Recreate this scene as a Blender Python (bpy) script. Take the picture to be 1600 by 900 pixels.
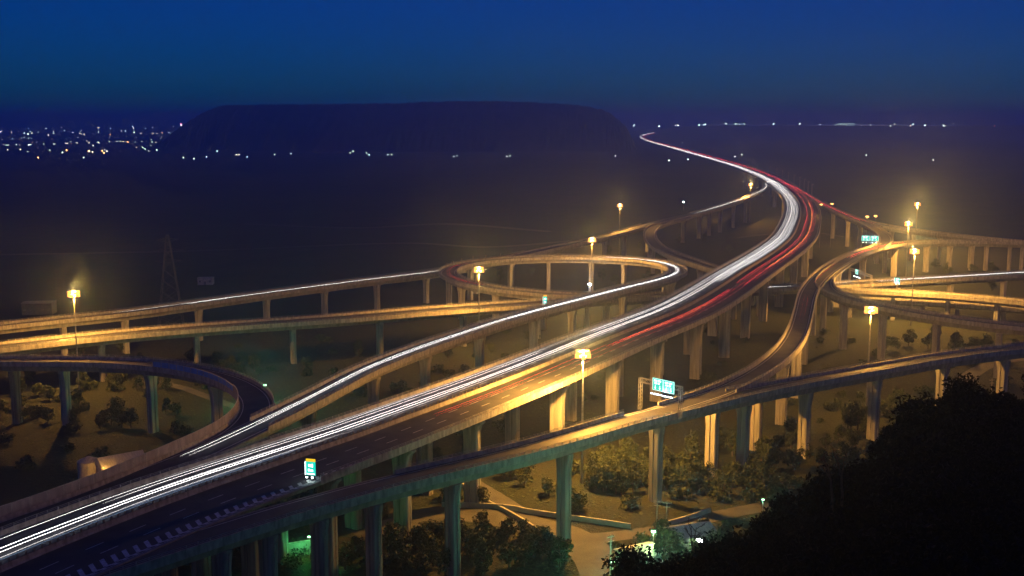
import bpy, math, random
from mathutils import Vector

for o in list(bpy.data.objects): bpy.data.objects.remove(o)

# ------------------------------------------------------------------ camera
scene = bpy.context.scene
cam = bpy.data.cameras.new('camera'); cam_o = bpy.data.objects.new('camera', cam); scene.collection.objects.link(cam_o)
cam.sensor_width = 36.0; cam.lens = 36.0*1750/1600
cam.clip_start = .5; cam.clip_end = 90000
cam_o.location = (0, 0, 100)
cam_o.rotation_euler = (math.pi/2 - math.atan(263/1750), 0, 0)
scene.camera = cam_o

# ------------------------------------------------------------------ dusk sky, exposure
world = bpy.data.worlds.new('World'); scene.world = world; world.use_nodes = True
wn = world.node_tree; bg = wn.nodes['Background']
sky = wn.nodes.new('ShaderNodeTexSky'); sky.sky_type = 'NISHITA'; sky.sun_disc = False
sky.sun_elevation = math.radians(2.5); sky.sun_rotation = math.radians(180); sky.altitude = 100
sky.air_density = .75; sky.dust_density = 0; sky.ozone_density = 8.0
tint = wn.nodes.new('ShaderNodeMixRGB'); tint.blend_type = 'MULTIPLY'; tint.inputs[0].default_value = 1; tint.inputs[2].default_value = (0, .76, .96, 1)   # cold white balance
wn.links.new(sky.outputs[0], tint.inputs[1]); wn.links.new(tint.outputs[0], bg.inputs['Color']); bg.inputs['Strength'].default_value = .1
scene.view_settings.view_transform = 'Standard'; scene.view_settings.look = 'None'
scene.view_settings.exposure = 0; scene.view_settings.gamma = 1; scene.view_settings.use_curve_mapping = False
scene.cycles.max_bounces = 6; scene.cycles.volume_bounces = 4; scene.cycles.sample_clamp_indirect = 3.0
scene.cycles.use_denoising = True

SODIUM = (1., .45, .07)
MAST_POWER = [200000, 180000, 170000, 170000, 220000, 360000, 400000, 400000, 120000, 420000]
FAR_GAIN = 9.0
HAZE_DENSITY = 3.0e-4; HAZE_COLOR = (.36, .53, 1.); HAZE_G = .82
HALO = .32
SHED_ROT = math.radians(38)
ROADS = {
  "main": [[-161.0,18.0,25.5,29.5],[-157.1,26.1,25.5,29.5],[-153.2,34.2,25.5,29.5],[-149.3,42.3,25.5,29.5],[-145.4,50.5,25.5,29.5],[-141.5,58.6,25.5,29.5],[-137.6,66.7,25.5,29.5],[-133.7,74.8,25.5,29.5],[-129.8,82.9,25.5,29.5],[-125.9,91.0,25.5,29.5],[-122.0,99.1,25.5,29.5],[-118.1,107.2,25.5,29.5],[-114.2,115.3,25.5,29.5],[-110.3,123.5,25.5,29.5],[-106.4,131.6,25.5,29.5],[-102.5,139.7,25.5,29.5],[-98.6,147.8,25.5,29.5],[-94.7,155.9,25.5,29.5],[-90.8,164.0,25.5,29.5],[-86.9,172.1,25.5,29.5],[-83.0,180.2,25.5,29.5],[-79.0,188.3,25.5,29.5],[-74.8,196.2,25.5,29.5],[-70.5,204.1,25.5,29.5],[-66.0,211.9,25.5,29.5],[-61.2,219.5,25.5,29.5],[-56.2,227.0,25.5,29.5],[-51.1,234.4,25.5,29.5],[-46.1,241.8,25.5,29.5],[-41.0,249.3,25.5,29.5],[-36.0,256.7,25.5,29.5],[-31.2,264.3,25.5,29.5],[-26.5,271.9,25.5,29.5],[-21.7,279.6,25.5,29.5],[-17.0,287.2,25.5,29.5],[-12.3,294.9,25.5,29.5],[-7.6,302.6,25.5,29.5],[-3.0,310.3,25.5,29.5],[1.5,318.1,25.5,29.5],[6.0,325.9,25.5,29.5],[10.4,333.7,25.5,29.5],[14.7,341.6,25.5,29.5],[19.1,349.5,25.5,29.5],[23.4,357.4,25.5,29.5],[27.7,365.2,25.5,29.5],[32.0,373.1,25.5,29.5],[36.5,381.1,25.5,29.5],[41.1,389.1,25.5,29.5],[45.9,397.2,25.5,29.5],[50.8,405.6,25.5,29.5],[55.7,414.1,25.5,29.5],[60.7,423.0,25.5,29.5],[65.5,432.1,25.5,29.5],[70.2,441.5,25.5,29.5],[74.8,451.3,25.5,29.5],[79.3,461.4,25.5,29.5],[83.9,471.8,25.5,29.5],[88.4,482.4,25.5,29.5],[93.0,493.4,25.5,29.5],[97.6,504.6,25.5,29.5],[102.3,516.1,25.5,29.5],[107.0,527.9,25.5,29.5],[111.9,540.0,25.5,29.5],[117.0,552.3,25.5,29.5],[122.2,564.9,25.5,29.5],[127.7,577.8,25.5,29.5],[133.3,591.0,25.5,29.5],[138.9,604.5,25.5,29.5],[144.6,618.4,25.5,29.5],[150.3,632.6,25.5,29.5],[156.1,647.3,25.5,29.5],[161.9,662.3,25.5,29.5],[167.6,677.8,25.5,29.5],[173.3,693.7,25.5,29.5],[178.9,710.0,25.5,29.5],[184.3,726.9,25.5,29.5],[189.7,744.2,25.5,29.5],[194.9,762.0,25.5,29.5],[200.2,780.3,25.5,29.5],[205.6,799.0,25.5,29.5],[211.0,818.2,25.5,29.5],[216.5,837.9,25.5,29.5],[222.1,858.1,25.5,29.5],[227.6,878.8,25.5,29.5],[233.2,900.1,25.5,29.5],[238.8,921.9,25.5,29.5],[244.3,944.2,25.5,29.5],[249.8,967.2,25.5,29.5],[255.3,990.7,25.5,29.5],[260.7,1014.8,25.5,29.5],[266.0,1039.6,25.5,29.5],[271.3,1065.0,25.5,29.5],[276.4,1091.1,25.5,29.5],[281.4,1117.9,25.5,29.5],[286.3,1145.3,25.5,29.5],[291.2,1173.5,25.5,29.5],[296.1,1202.3,25.5,29.5],[301.0,1231.8,25.5,29.5],[305.9,1262.1,25.5,29.5],[310.8,1293.2,25.5,29.5],[315.6,1325.0,25.5,29.5],[320.4,1357.6,25.5,29.5],[325.1,1391.0,25.5,29.5],[329.6,1425.2,25.5,29.5],[333.9,1460.4,25.5,29.5],[338.0,1496.4,25.5,29.5],[342.0,1533.2,25.5,29.5],[346.0,1571.0,25.5,29.5],[349.9,1609.7,25.5,29.5],[353.8,1649.4,25.5,29.5],[357.7,1690.0,25.5,29.5],[361.4,1731.6,25.5,29.5],[365.1,1774.3,25.5,29.5],[368.5,1818.0,25.5,29.5],[371.7,1862.7,25.5,29.5],[374.7,1908.6,25.5,29.5],[377.5,1955.5,25.5,29.5],[380.3,2003.6,25.5,29.5],[383.3,2052.9,25.5,29.5],[386.2,2103.3,25.5,29.5],[389.2,2154.9,25.5,29.5],[392.2,2207.8,25.5,29.5],[395.2,2262.0,25.5,29.5],[398.3,2317.4,25.5,29.5],[401.4,2374.2,25.5,29.5],[404.6,2432.4,25.5,29.5],[407.9,2492.0,25.5,29.5],[411.2,2553.0,25.5,29.5],[414.6,2615.4,25.5,29.5],[418.1,2679.4,25.5,29.5],[421.6,2744.9,25.5,29.5],[425.1,2812.0,25.5,29.5],[428.7,2880.7,25.5,29.5],[432.3,2951.0,25.5,29.5],[435.9,3023.1,25.5,29.5],[439.6,3096.9,25.5,29.5],[443.2,3172.5,25.5,29.5],[447.0,3249.9,25.5,29.5],[450.9,3329.1,25.5,29.5],[455.0,3410.3,25.5,29.5],[459.4,3493.4,25.5,29.5],[464.0,3578.5,25.5,29.5],[468.9,3665.7,25.5,29.5],[474.1,3754.9,25.5,29.5],[479.5,3846.3,25.5,29.5],[485.3,3939.9,25.5,29.5],[491.5,4035.8,25.5,29.5],[498.1,4133.9,25.5,29.5],[505.2,4234.4,25.5,29.5],[512.9,4337.2,25.5,29.5],[521.1,4442.6,25.5,29.5],[530.1,4550.4,25.5,29.5],[539.9,4660.8,25.5,29.5],[550.7,4773.8,25.5,29.5],[562.8,4889.4,25.5,29.5],[576.4,5007.7,25.5,29.5],[591.8,5128.6,25.5,29.5],[608.9,5252.3,25.5,29.5],[627.8,5378.9,25.5,29.5],[648.3,5508.3,25.5,29.5],[670.1,5640.6,25.5,29.5],[693.4,5776.1,25.5,29.5],[718.5,5914.5,25.5,29.5],[745.4,6056.1,25.5,29.5],[773.4,6201.0,25.5,29.5],[801.8,6348.8,25.5,29.5],[811.3,6398.4,25.5,29.5]],
  "loop": [[-179.5,43.8,25.4,10.0],[-175.2,51.7,25.4,10.0],[-170.8,59.5,25.4,10.0],[-166.5,67.4,25.4,10.0],[-162.1,75.3,25.4,10.0],[-157.7,83.2,25.4,10.0],[-153.4,91.0,25.4,10.0],[-149.0,98.9,25.4,10.0],[-144.7,106.8,25.4,10.0],[-140.3,114.6,25.4,10.0],[-135.9,122.5,25.4,10.0],[-131.6,130.4,25.4,10.0],[-127.2,138.3,25.4,10.0],[-122.9,146.1,25.4,10.0],[-118.5,154.0,25.4,10.0],[-114.1,161.9,25.4,10.0],[-109.8,169.8,25.4,10.0],[-105.4,177.6,25.4,10.0],[-101.1,185.5,25.4,10.0],[-96.7,193.4,25.4,10.0],[-92.3,201.2,25.4,10.0],[-88.0,209.1,25.4,10.01],[-83.8,217.1,25.4,10.0],[-79.8,225.1,25.4,9.94],[-76.0,233.3,25.4,9.77],[-72.3,241.5,25.4,9.53],[-69.0,249.8,25.4,9.28],[-65.9,258.3,25.4,9.08],[-62.9,266.8,25.4,9.0],[-60.1,275.3,25.38,9.0],[-57.4,283.9,25.36,9.0],[-54.8,292.5,25.33,9.0],[-52.3,301.1,25.3,9.0],[-49.9,309.8,25.27,9.0],[-47.5,318.5,25.24,9.0],[-44.9,327.1,25.21,9.0],[-41.9,335.6,25.16,9.0],[-38.6,343.9,25.11,9.0],[-35.1,352.2,25.06,9.0],[-31.5,360.4,25.0,9.0],[-27.7,368.6,24.94,9.0],[-23.7,376.7,24.88,9.0],[-19.6,384.9,24.82,9.0],[-15.4,393.2,24.77,8.99],[-11.1,401.7,24.72,8.98],[-6.7,410.3,24.67,8.97],[-1.9,419.0,24.62,9.0],[3.2,427.7,24.56,9.06],[8.6,436.5,24.5,9.16],[14.3,445.4,24.44,9.28],[20.2,454.4,24.38,9.39],[26.2,463.7,24.31,9.47],[32.2,473.1,24.23,9.51],[38.4,482.8,24.16,9.5],[44.8,492.6,24.08,9.5],[51.4,502.5,24.0,9.56],[58.3,512.6,23.92,9.7],[65.3,522.9,23.83,9.88],[71.9,533.8,23.72,9.99],[77.9,545.3,23.58,10.01],[82.6,557.6,23.43,10.0],[85.2,570.8,23.27,10.0],[85.3,584.5,23.13,10.0],[82.5,598.2,23.0,10.0],[76.5,611.0,22.83,9.99],[66.9,621.6,22.62,9.88],[54.5,629.5,22.37,9.68],[40.6,635.1,22.11,9.53],[25.9,638.1,21.84,9.49],[11.0,637.7,21.56,9.5],[-3.4,633.8,21.25,9.5],[-16.3,626.7,20.92,9.5],[-26.3,616.5,20.57,9.5],[-32.3,603.8,20.26,9.5],[-34.0,590.1,19.95,9.5],[-32.2,576.4,19.62,9.5],[-27.6,563.8,19.27,9.5],[-20.6,552.6,18.89,9.5],[-11.4,543.5,18.47,9.5],[-0.7,536.7,18.01,9.5],[11.1,532.3,17.48,9.5],[23.6,530.2,16.92,9.49],[36.1,530.3,16.4,9.49],[48.6,532.3,15.93,9.56],[60.9,535.9,15.52,9.7],[73.0,540.5,15.17,9.93],[84.9,546.0,14.87,10.28],[96.7,552.3,14.62,10.73],[108.5,558.8,14.39,11.19],[120.8,564.8,14.18,11.63],[133.6,570.2,14.04,12.06],[147.0,574.8,13.99,12.46],[160.6,579.1,13.99,12.8],[174.3,583.7,14.0,12.99],[188.2,588.7,14.0,13.04],[202.2,593.8,14.0,13.02],[216.3,599.1,14.0,13.0],[230.8,604.4,14.0,13.0],[245.4,609.8,14.0,13.0],[260.3,615.2,14.0,13.0],[275.4,620.8,14.0,13.0],[290.8,626.5,14.0,13.0],[306.5,632.2,14.0,13.0],[322.4,638.0,14.0,13.0],[338.5,644.0,14.0,13.0],[354.8,649.9,14.0,13.0],[371.1,655.9,14.0,13.0],[387.4,661.9,14.0,13.0],[403.7,667.9,14.0,13.0],[420.0,673.9,14.0,13.0],[436.2,679.9,14.0,13.0],[452.5,685.9,14.0,13.0],[468.8,691.8,14.0,13.0],[485.1,697.8,14.0,13.0],[490.6,699.8,14.0,13.0]],
  "back": [[297.6,1213.5,25.4,8.0],[302.2,1243.7,25.4,8.0],[306.8,1274.3,25.4,8.0],[311.5,1305.7,25.4,8.0],[315.5,1337.0,25.4,8.0],[316.4,1361.6,25.39,8.0],[311.9,1364.1,25.34,8.0],[304.3,1342.4,25.25,7.99],[296.8,1311.7,25.19,7.98],[290.0,1280.5,25.14,7.95],[282.5,1250.2,25.08,7.96],[274.0,1220.9,24.99,8.02],[264.6,1192.7,24.88,8.12],[254.9,1165.3,24.76,8.26],[245.0,1138.6,24.63,8.41],[235.1,1112.7,24.48,8.57],[225.2,1087.5,24.31,8.74],[215.1,1063.1,24.1,8.91],[204.7,1039.5,23.83,9.08],[193.9,1016.6,23.5,9.24],[183.0,994.6,23.11,9.4],[171.9,973.2,22.7,9.58],[160.8,952.4,22.29,9.84],[149.7,932.3,21.92,10.27],[138.5,912.7,21.61,10.92],[127.5,893.7,21.33,11.55],[116.9,875.0,21.04,11.82],[106.8,856.6,20.72,11.67],[97.1,838.4,20.38,11.24],[87.7,820.7,20.03,10.67],[78.4,803.3,19.68,10.06],[69.1,786.5,19.32,9.49],[59.7,770.2,18.99,9.07],[50.1,754.6,18.68,8.87],[40.2,739.5,18.4,8.86],[30.4,724.8,18.12,8.94],[20.8,710.4,17.78,8.99],[11.6,696.2,17.42,9.0],[2.6,682.2,17.11,9.0],[-6.1,668.5,16.9,9.0],[-14.6,655.0,16.76,9.0],[-22.9,641.8,16.66,9.0],[-31.5,629.1,16.57,9.0],[-40.6,617.3,16.5,9.0],[-50.7,606.6,16.46,9.0],[-61.3,596.7,16.47,9.0],[-71.6,586.7,16.51,9.0],[-81.3,576.5,16.58,8.99],[-90.6,566.2,16.66,8.98],[-99.7,556.0,16.75,8.97],[-108.6,545.8,16.85,8.97],[-117.3,535.7,16.94,8.99],[-125.7,525.7,17.04,9.03],[-133.9,515.7,17.13,9.1],[-141.8,505.7,17.23,9.19],[-149.6,495.9,17.32,9.3],[-157.4,486.3,17.41,9.4],[-165.7,477.4,17.48,9.47],[-174.7,469.4,17.51,9.5],[-184.3,462.3,17.51,9.55],[-193.8,455.2,17.5,9.68],[-203.0,447.8,17.5,9.87],[-212.3,440.6,17.5,9.98],[-221.8,433.6,17.5,10.0],[-231.2,426.7,17.5,10.0],[-240.6,419.7,17.5,10.0],[-250.0,412.8,17.5,10.0],[-259.4,405.8,17.5,10.0],[-268.8,398.8,17.5,10.0],[-278.2,391.9,17.5,10.0],[-287.5,384.9,17.5,10.0],[-296.9,378.0,17.5,10.0],[-306.3,371.0,17.5,10.0],[-315.7,364.0,17.5,10.0],[-325.1,357.1,17.5,10.0],[-334.5,350.1,17.5,10.0],[-343.9,343.2,17.5,10.0],[-353.3,336.2,17.5,10.0],[-356.4,333.9,17.5,10.0]],
  "hook": [[144.0,915.0,21.8,9.0],[133.5,896.0,21.54,9.0],[123.8,877.1,21.31,9.0],[115.4,858.0,21.16,9.0],[108.5,838.9,21.06,9.0],[103.1,819.7,21.0,9.0],[99.2,800.7,20.92,9.0],[96.5,781.9,20.85,9.0],[94.5,763.5,20.76,9.0],[93.1,745.5,20.66,9.0],[92.4,727.8,20.54,9.0],[92.3,710.6,20.4,9.0],[93.1,693.8,20.22,9.0],[95.0,677.5,19.97,9.0],[98.4,661.8,19.59,9.0],[103.0,646.9,19.01,9.0],[108.6,632.5,18.17,9.0],[114.6,618.7,17.2,9.0],[120.7,605.2,16.3,9.0],[127.5,592.5,15.45,9.0],[135.5,580.7,14.59,9.0],[138.3,577.0,14.3,9.0]],
  "low": [[-328.7,281.1,17.5,13.0],[-320.6,288.0,17.5,13.0],[-312.6,294.8,17.5,13.0],[-304.6,301.7,17.5,13.0],[-296.6,308.6,17.5,13.0],[-288.6,315.4,17.5,13.0],[-280.6,322.3,17.5,13.0],[-272.6,329.2,17.5,13.0],[-264.6,336.0,17.5,13.0],[-256.6,342.9,17.5,13.0],[-248.6,349.8,17.5,13.0],[-240.6,356.6,17.5,13.0],[-232.6,363.5,17.5,13.0],[-224.6,370.4,17.5,13.0],[-216.6,377.2,17.5,13.0],[-208.6,384.1,17.5,13.0],[-200.6,391.0,17.5,13.0],[-192.6,397.9,17.5,13.0],[-184.4,404.6,17.5,12.94],[-175.9,411.0,17.5,12.83],[-167.2,417.3,17.5,12.7],[-158.3,423.4,17.5,12.59],[-149.0,429.0,17.5,12.51],[-139.4,434.1,17.5,12.47],[-129.6,438.8,17.5,12.45],[-119.5,443.3,17.5,12.45],[-109.4,447.6,17.5,12.49],[-99.2,451.8,17.5,12.59],[-88.9,455.9,17.5,12.78],[-78.6,460.1,17.51,13.08],[-68.4,464.8,17.52,13.45],[-58.3,469.9,17.49,13.85],[-48.4,475.5,17.38,14.27],[-38.6,481.4,17.21,14.65],[-28.6,487.3,17.01,14.93],[-18.3,493.0,16.82,15.06],[-7.9,498.6,16.64,15.04],[2.7,504.2,16.46,14.88],[13.5,509.9,16.28,14.58],[24.3,515.5,16.09,14.21],[35.4,521.1,15.88,13.84],[46.8,526.5,15.63,13.48],[58.3,531.9,15.38,13.08],[69.9,537.4,15.14,12.58],[81.7,543.0,14.9,12.0]],
  "curve": [[-353.4,363.9,21.0,9.5],[-343.6,363.8,21.0,9.5],[-333.9,363.8,21.0,9.5],[-324.1,363.7,21.0,9.5],[-314.3,363.7,21.0,9.5],[-304.6,363.6,21.0,9.5],[-294.8,363.6,21.0,9.5],[-285.0,363.5,21.0,9.5],[-275.3,363.5,21.0,9.5],[-265.5,363.4,21.0,9.5],[-255.7,363.4,21.0,9.5],[-246.0,363.3,21.0,9.5],[-236.2,363.2,21.0,9.5],[-226.4,363.2,21.0,9.5],[-216.7,363.1,21.0,9.5],[-206.9,363.1,21.0,9.5],[-197.1,363.0,21.0,9.5],[-187.4,363.0,21.0,9.5],[-177.7,363.0,21.0,9.5],[-168.0,362.8,21.03,9.5],[-158.5,362.0,21.15,9.5],[-149.1,360.9,21.32,9.5],[-139.8,359.4,21.52,9.5],[-130.7,357.2,21.74,9.5],[-121.8,354.2,21.98,9.5],[-113.3,350.2,22.23,9.5],[-105.3,345.3,22.48,9.5],[-97.9,339.6,22.74,9.5],[-91.0,333.2,23.0,9.5],[-84.9,326.1,23.25,9.5],[-79.6,318.4,23.51,9.5],[-75.0,310.2,23.78,9.5],[-71.3,301.6,24.02,9.5],[-68.6,292.6,24.22,9.5],[-66.9,283.4,24.41,9.5],[-66.2,274.1,24.62,9.5],[-66.6,264.6,24.84,9.5],[-68.3,255.3,25.05,9.5],[-70.8,246.5,25.21,9.5],[-73.7,237.8,25.29,9.5],[-76.9,229.4,25.33,9.5],[-80.3,221.0,25.35,9.5],[-84.2,212.7,25.35,9.5],[-88.5,204.7,25.35,9.5],[-92.8,197.1,25.35,9.5],[-96.8,189.4,25.35,9.5],[-101.0,181.5,25.35,9.5],[-105.3,173.5,25.35,9.5],[-109.5,165.6,25.35,9.5],[-113.8,157.7,25.35,9.5],[-118.0,149.7,25.35,9.5],[-122.3,141.8,25.35,9.5],[-126.5,133.9,25.35,9.5],[-130.8,125.9,25.35,9.5],[-135.0,118.0,25.35,9.5],[-139.3,110.1,25.35,9.5],[-143.5,102.1,25.35,9.5],[-147.8,94.2,25.35,9.5],[-152.0,86.3,25.35,9.5],[-156.3,78.3,25.35,9.5],[-160.5,70.4,25.35,9.5],[-164.8,62.4,25.35,9.5],[-169.0,54.5,25.35,9.5],[-173.2,46.6,25.35,9.5],[-174.7,43.9,25.35,9.5]],
  "front": [[-78.1,168.2,25.3,9.5],[-72.2,175.0,25.3,9.5],[-66.3,181.8,25.3,9.5],[-60.4,188.6,25.29,9.5],[-54.5,195.4,25.26,9.5],[-48.6,202.1,25.19,9.5],[-42.6,208.8,25.09,9.5],[-36.3,215.2,24.97,9.51],[-29.9,221.6,24.86,9.48],[-23.3,227.6,24.75,9.34],[-16.5,233.5,24.64,9.13],[-9.7,239.3,24.54,9.0],[-2.8,245.1,24.44,9.01],[3.9,251.1,24.35,9.13],[10.4,257.3,24.27,9.33],[16.7,263.7,24.19,9.54],[22.9,270.2,24.11,9.74],[29.2,276.6,24.04,9.91],[35.7,282.8,23.97,10.03],[42.4,288.7,23.9,10.09],[49.3,294.5,23.83,9.98],[56.2,300.3,23.75,9.59],[63.2,305.9,23.66,8.96],[70.3,311.5,23.55,8.35],[77.5,316.9,23.42,8.0],[84.7,322.2,23.26,7.92],[92.0,327.4,23.1,7.95],[99.3,332.7,22.95,7.99],[106.6,337.9,22.8,8.0],[113.9,343.1,22.66,8.0],[121.3,348.3,22.52,8.0],[128.7,353.5,22.38,8.0],[136.2,358.6,22.25,8.0],[144.0,363.7,22.11,8.0],[152.0,368.5,21.96,8.0],[160.5,373.1,21.81,8.0],[169.2,377.5,21.65,8.0],[178.3,381.8,21.49,8.0],[187.5,386.0,21.33,8.0],[197.0,390.2,21.17,8.0],[206.6,394.4,21.0,8.0],[216.4,398.6,21.0,8.0],[226.2,402.9,21.0,8.0],[236.0,407.2,21.0,8.0],[245.8,411.4,21.0,8.0],[255.6,415.7,21.0,8.0],[265.4,419.9,21.0,8.0],[275.2,424.2,21.0,8.0],[285.0,428.5,21.0,8.0],[294.8,432.7,21.0,8.0],[304.6,437.0,21.0,8.0],[314.4,441.2,21.0,8.0],[324.2,445.5,21.0,8.0],[334.0,449.8,21.0,8.0],[343.8,454.0,21.0,8.0],[353.6,458.3,21.0,8.0],[360.1,461.1,21.0,8.0]],
  "ess": [[33.1,281.1,24.0,8.0],[39.1,287.6,23.95,8.0],[45.2,294.1,23.91,8.0],[51.4,300.6,23.9,8.0],[57.4,307.2,23.92,8.0],[62.9,314.2,23.96,8.0],[68.0,321.5,23.99,8.0],[72.8,329.1,24.0,8.0],[77.2,336.8,24.0,8.0],[81.4,344.7,24.0,8.0],[85.4,352.7,24.0,8.0],[89.1,360.9,24.0,8.0],[92.7,369.2,24.0,8.0],[96.0,377.7,24.0,8.0],[99.3,386.5,24.0,8.0],[102.4,395.6,24.0,8.0],[105.5,404.9,24.0,7.99],[108.5,414.5,24.0,7.98],[111.5,424.4,24.0,7.97],[114.5,434.5,24.0,7.98],[117.6,444.9,24.0,8.02],[120.7,455.5,24.0,8.1],[123.9,466.4,24.0,8.21],[127.3,477.6,24.0,8.35],[130.9,488.9,24.0,8.48],[134.8,500.5,24.01,8.61],[139.0,512.2,24.02,8.73],[143.5,524.2,24.02,8.85],[148.3,536.4,24.0,8.97],[153.5,548.8,23.94,9.09],[158.9,561.4,23.85,9.2],[164.7,574.2,23.74,9.31],[170.8,587.3,23.61,9.42],[177.2,600.5,23.44,9.54],[183.9,614.1,23.23,9.66],[191.0,627.8,22.99,9.79],[198.5,641.8,22.73,9.91],[206.4,655.9,22.45,9.99],[214.8,670.1,22.15,10.02],[223.9,684.5,21.82,10.02],[233.5,699.0,21.45,10.01],[244.0,713.2,21.03,10.0],[256.5,725.9,20.58,10.0],[271.7,735.7,20.15,10.0],[289.0,742.1,19.75,10.0],[307.5,744.2,19.41,10.0],[326.2,741.9,19.16,10.0],[344.5,736.3,19.03,10.0],[362.4,729.0,18.99,10.0],[380.2,721.0,19.0,10.0],[398.1,713.1,19.0,10.0],[416.0,705.3,19.0,10.0],[433.9,697.4,19.0,10.0],[451.8,689.6,19.0,10.0],[469.7,681.7,19.0,10.0],[487.6,673.9,19.0,10.0],[505.5,666.0,19.0,10.0],[523.4,658.2,19.0,10.0],[529.4,655.6,19.0,10.0]],
  "tee": [[219.0,674.1,22.2,8.5],[210.6,659.8,22.39,8.5],[202.5,645.7,22.57,8.5],[194.8,631.7,22.75,8.5],[187.7,617.9,22.92,8.5],[181.0,604.2,23.07,8.5],[174.7,590.7,23.21,8.5],[168.6,577.6,23.34,8.5],[162.9,564.6,23.45,8.5],[157.5,551.9,23.54,8.5],[152.6,539.3,23.6,8.5],[148.5,526.8,23.61,8.5],[145.4,514.4,23.56,8.5],[143.8,502.0,23.43,8.5],[144.3,490.0,23.19,8.5],[147.5,478.7,22.85,8.5],[152.7,468.2,22.46,8.5],[159.1,458.7,22.07,8.5],[166.2,449.6,21.75,8.5],[173.8,441.3,21.48,8.5],[182.2,434.0,21.21,8.5],[191.5,428.1,20.93,8.5],[201.6,423.6,20.63,8.5],[212.1,419.9,20.32,8.5],[222.8,416.6,20.0,8.5],[233.7,413.2,20.0,8.5],[244.5,409.8,20.0,8.5],[255.3,406.4,20.0,8.5],[266.1,403.0,20.0,8.5],[276.9,399.6,20.0,8.5],[287.7,396.2,20.0,8.5],[298.6,392.8,20.0,8.5],[309.4,389.4,20.0,8.5],[320.2,386.0,20.0,8.5],[331.0,382.6,20.0,8.5],[341.8,379.2,20.0,8.5],[352.7,375.9,20.0,8.5],[363.5,372.5,20.0,8.5],[374.3,369.1,20.0,8.5],[381.5,366.8,20.0,8.5]],
  "far": [[326.5,1358.0,25.4,9.0],[322.9,1325.5,25.4,9.0],[319.3,1293.5,25.4,9.0],[315.5,1262.2,25.4,9.0],[311.5,1231.8,25.41,9.0],[307.4,1202.1,25.42,9.0],[303.2,1173.1,25.42,9.0],[299.0,1144.8,25.41,9.0],[294.9,1117.2,25.38,9.0],[290.9,1090.2,25.32,9.0],[286.9,1063.9,25.22,9.0],[283.1,1038.2,25.11,9.0],[279.8,1013.1,25.0,9.0],[276.8,988.5,24.87,9.0],[274.2,964.4,24.73,9.0],[271.8,940.9,24.59,9.0],[269.6,917.9,24.43,9.0],[267.7,895.5,24.25,9.0],[265.9,873.6,24.06,9.0],[264.3,852.1,23.87,9.0],[262.5,831.2,23.67,9.0],[260.4,810.8,23.49,9.0],[257.7,791.0,23.31,9.0],[254.6,771.7,23.12,9.0],[250.9,753.0,22.89,9.0],[246.4,734.9,22.58,9.0],[240.4,717.9,22.27,9.0],[232.8,701.8,21.98,9.0],[227.3,691.5,21.8,9.0]],
  "yellow": [[267.9,903.9,24.3,9.0],[266.8,882.3,24.11,9.0],[266.4,860.9,23.88,9.0],[268.2,840.2,23.56,9.0],[272.7,820.5,23.14,9.0],[280.0,802.0,22.64,9.0],[289.8,785.0,22.11,9.0],[301.3,769.4,21.56,9.0],[314.6,755.7,20.98,9.0],[329.3,743.8,20.4,9.0],[344.3,732.3,19.95,9.0],[358.7,720.1,19.65,9.0],[373.0,707.6,19.5,9.0],[387.5,695.0,19.5,9.0],[402.0,682.4,19.5,9.0],[416.6,669.8,19.5,9.0],[431.1,657.2,19.5,9.0],[445.6,644.5,19.5,9.0],[460.1,631.9,19.5,9.0],[474.6,619.3,19.5,9.0],[489.2,606.7,19.5,9.0],[494.0,602.5,19.5,9.0]],
  "glow": [[142.7,574.5,14.0,8.0],[156.0,571.6,14.0,8.12],[168.5,566.4,14.0,8.34],[181.0,560.6,14.0,8.48],[194.0,555.6,14.0,8.5],[207.0,550.4,14.0,8.5],[219.4,544.2,14.0,8.5],[230.7,536.2,14.0,8.5],[241.0,527.0,14.0,8.5],[250.5,517.1,14.0,8.5],[259.7,506.9,14.0,8.5],[268.7,496.7,14.0,8.5],[277.8,486.6,14.0,8.5],[286.8,476.4,14.0,8.5],[295.9,466.2,14.0,8.5],[305.0,456.0,14.0,8.5],[314.0,445.8,14.0,8.5],[323.1,435.7,14.0,8.5],[332.2,425.5,14.0,8.5],[341.2,415.3,14.0,8.5],[350.3,405.1,14.0,8.5],[359.4,395.0,14.0,8.5],[368.4,384.8,14.0,8.5],[374.5,378.0,14.0,8.5]],
  "under": [[177.1,572.1,8.0,8.0],[190.7,567.8,8.0,8.0],[204.4,563.6,8.0,8.0],[217.7,558.7,8.0,8.0],[230.5,552.5,8.0,8.0],[242.8,545.3,8.0,8.0],[254.4,537.2,8.0,8.0],[265.5,528.4,8.0,8.0],[276.4,519.5,8.0,8.0],[287.4,510.6,8.0,8.0],[298.3,501.6,8.0,8.0],[309.3,492.7,8.0,8.0],[320.3,483.8,8.0,8.0],[331.3,474.9,8.0,8.0],[342.2,465.9,8.0,8.0],[353.2,457.0,8.0,8.0],[364.2,448.1,8.0,8.0],[375.2,439.2,8.0,8.0],[386.1,430.2,8.0,8.0],[397.1,421.3,8.0,8.0],[404.4,415.4,8.0,8.0]],
}
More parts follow.
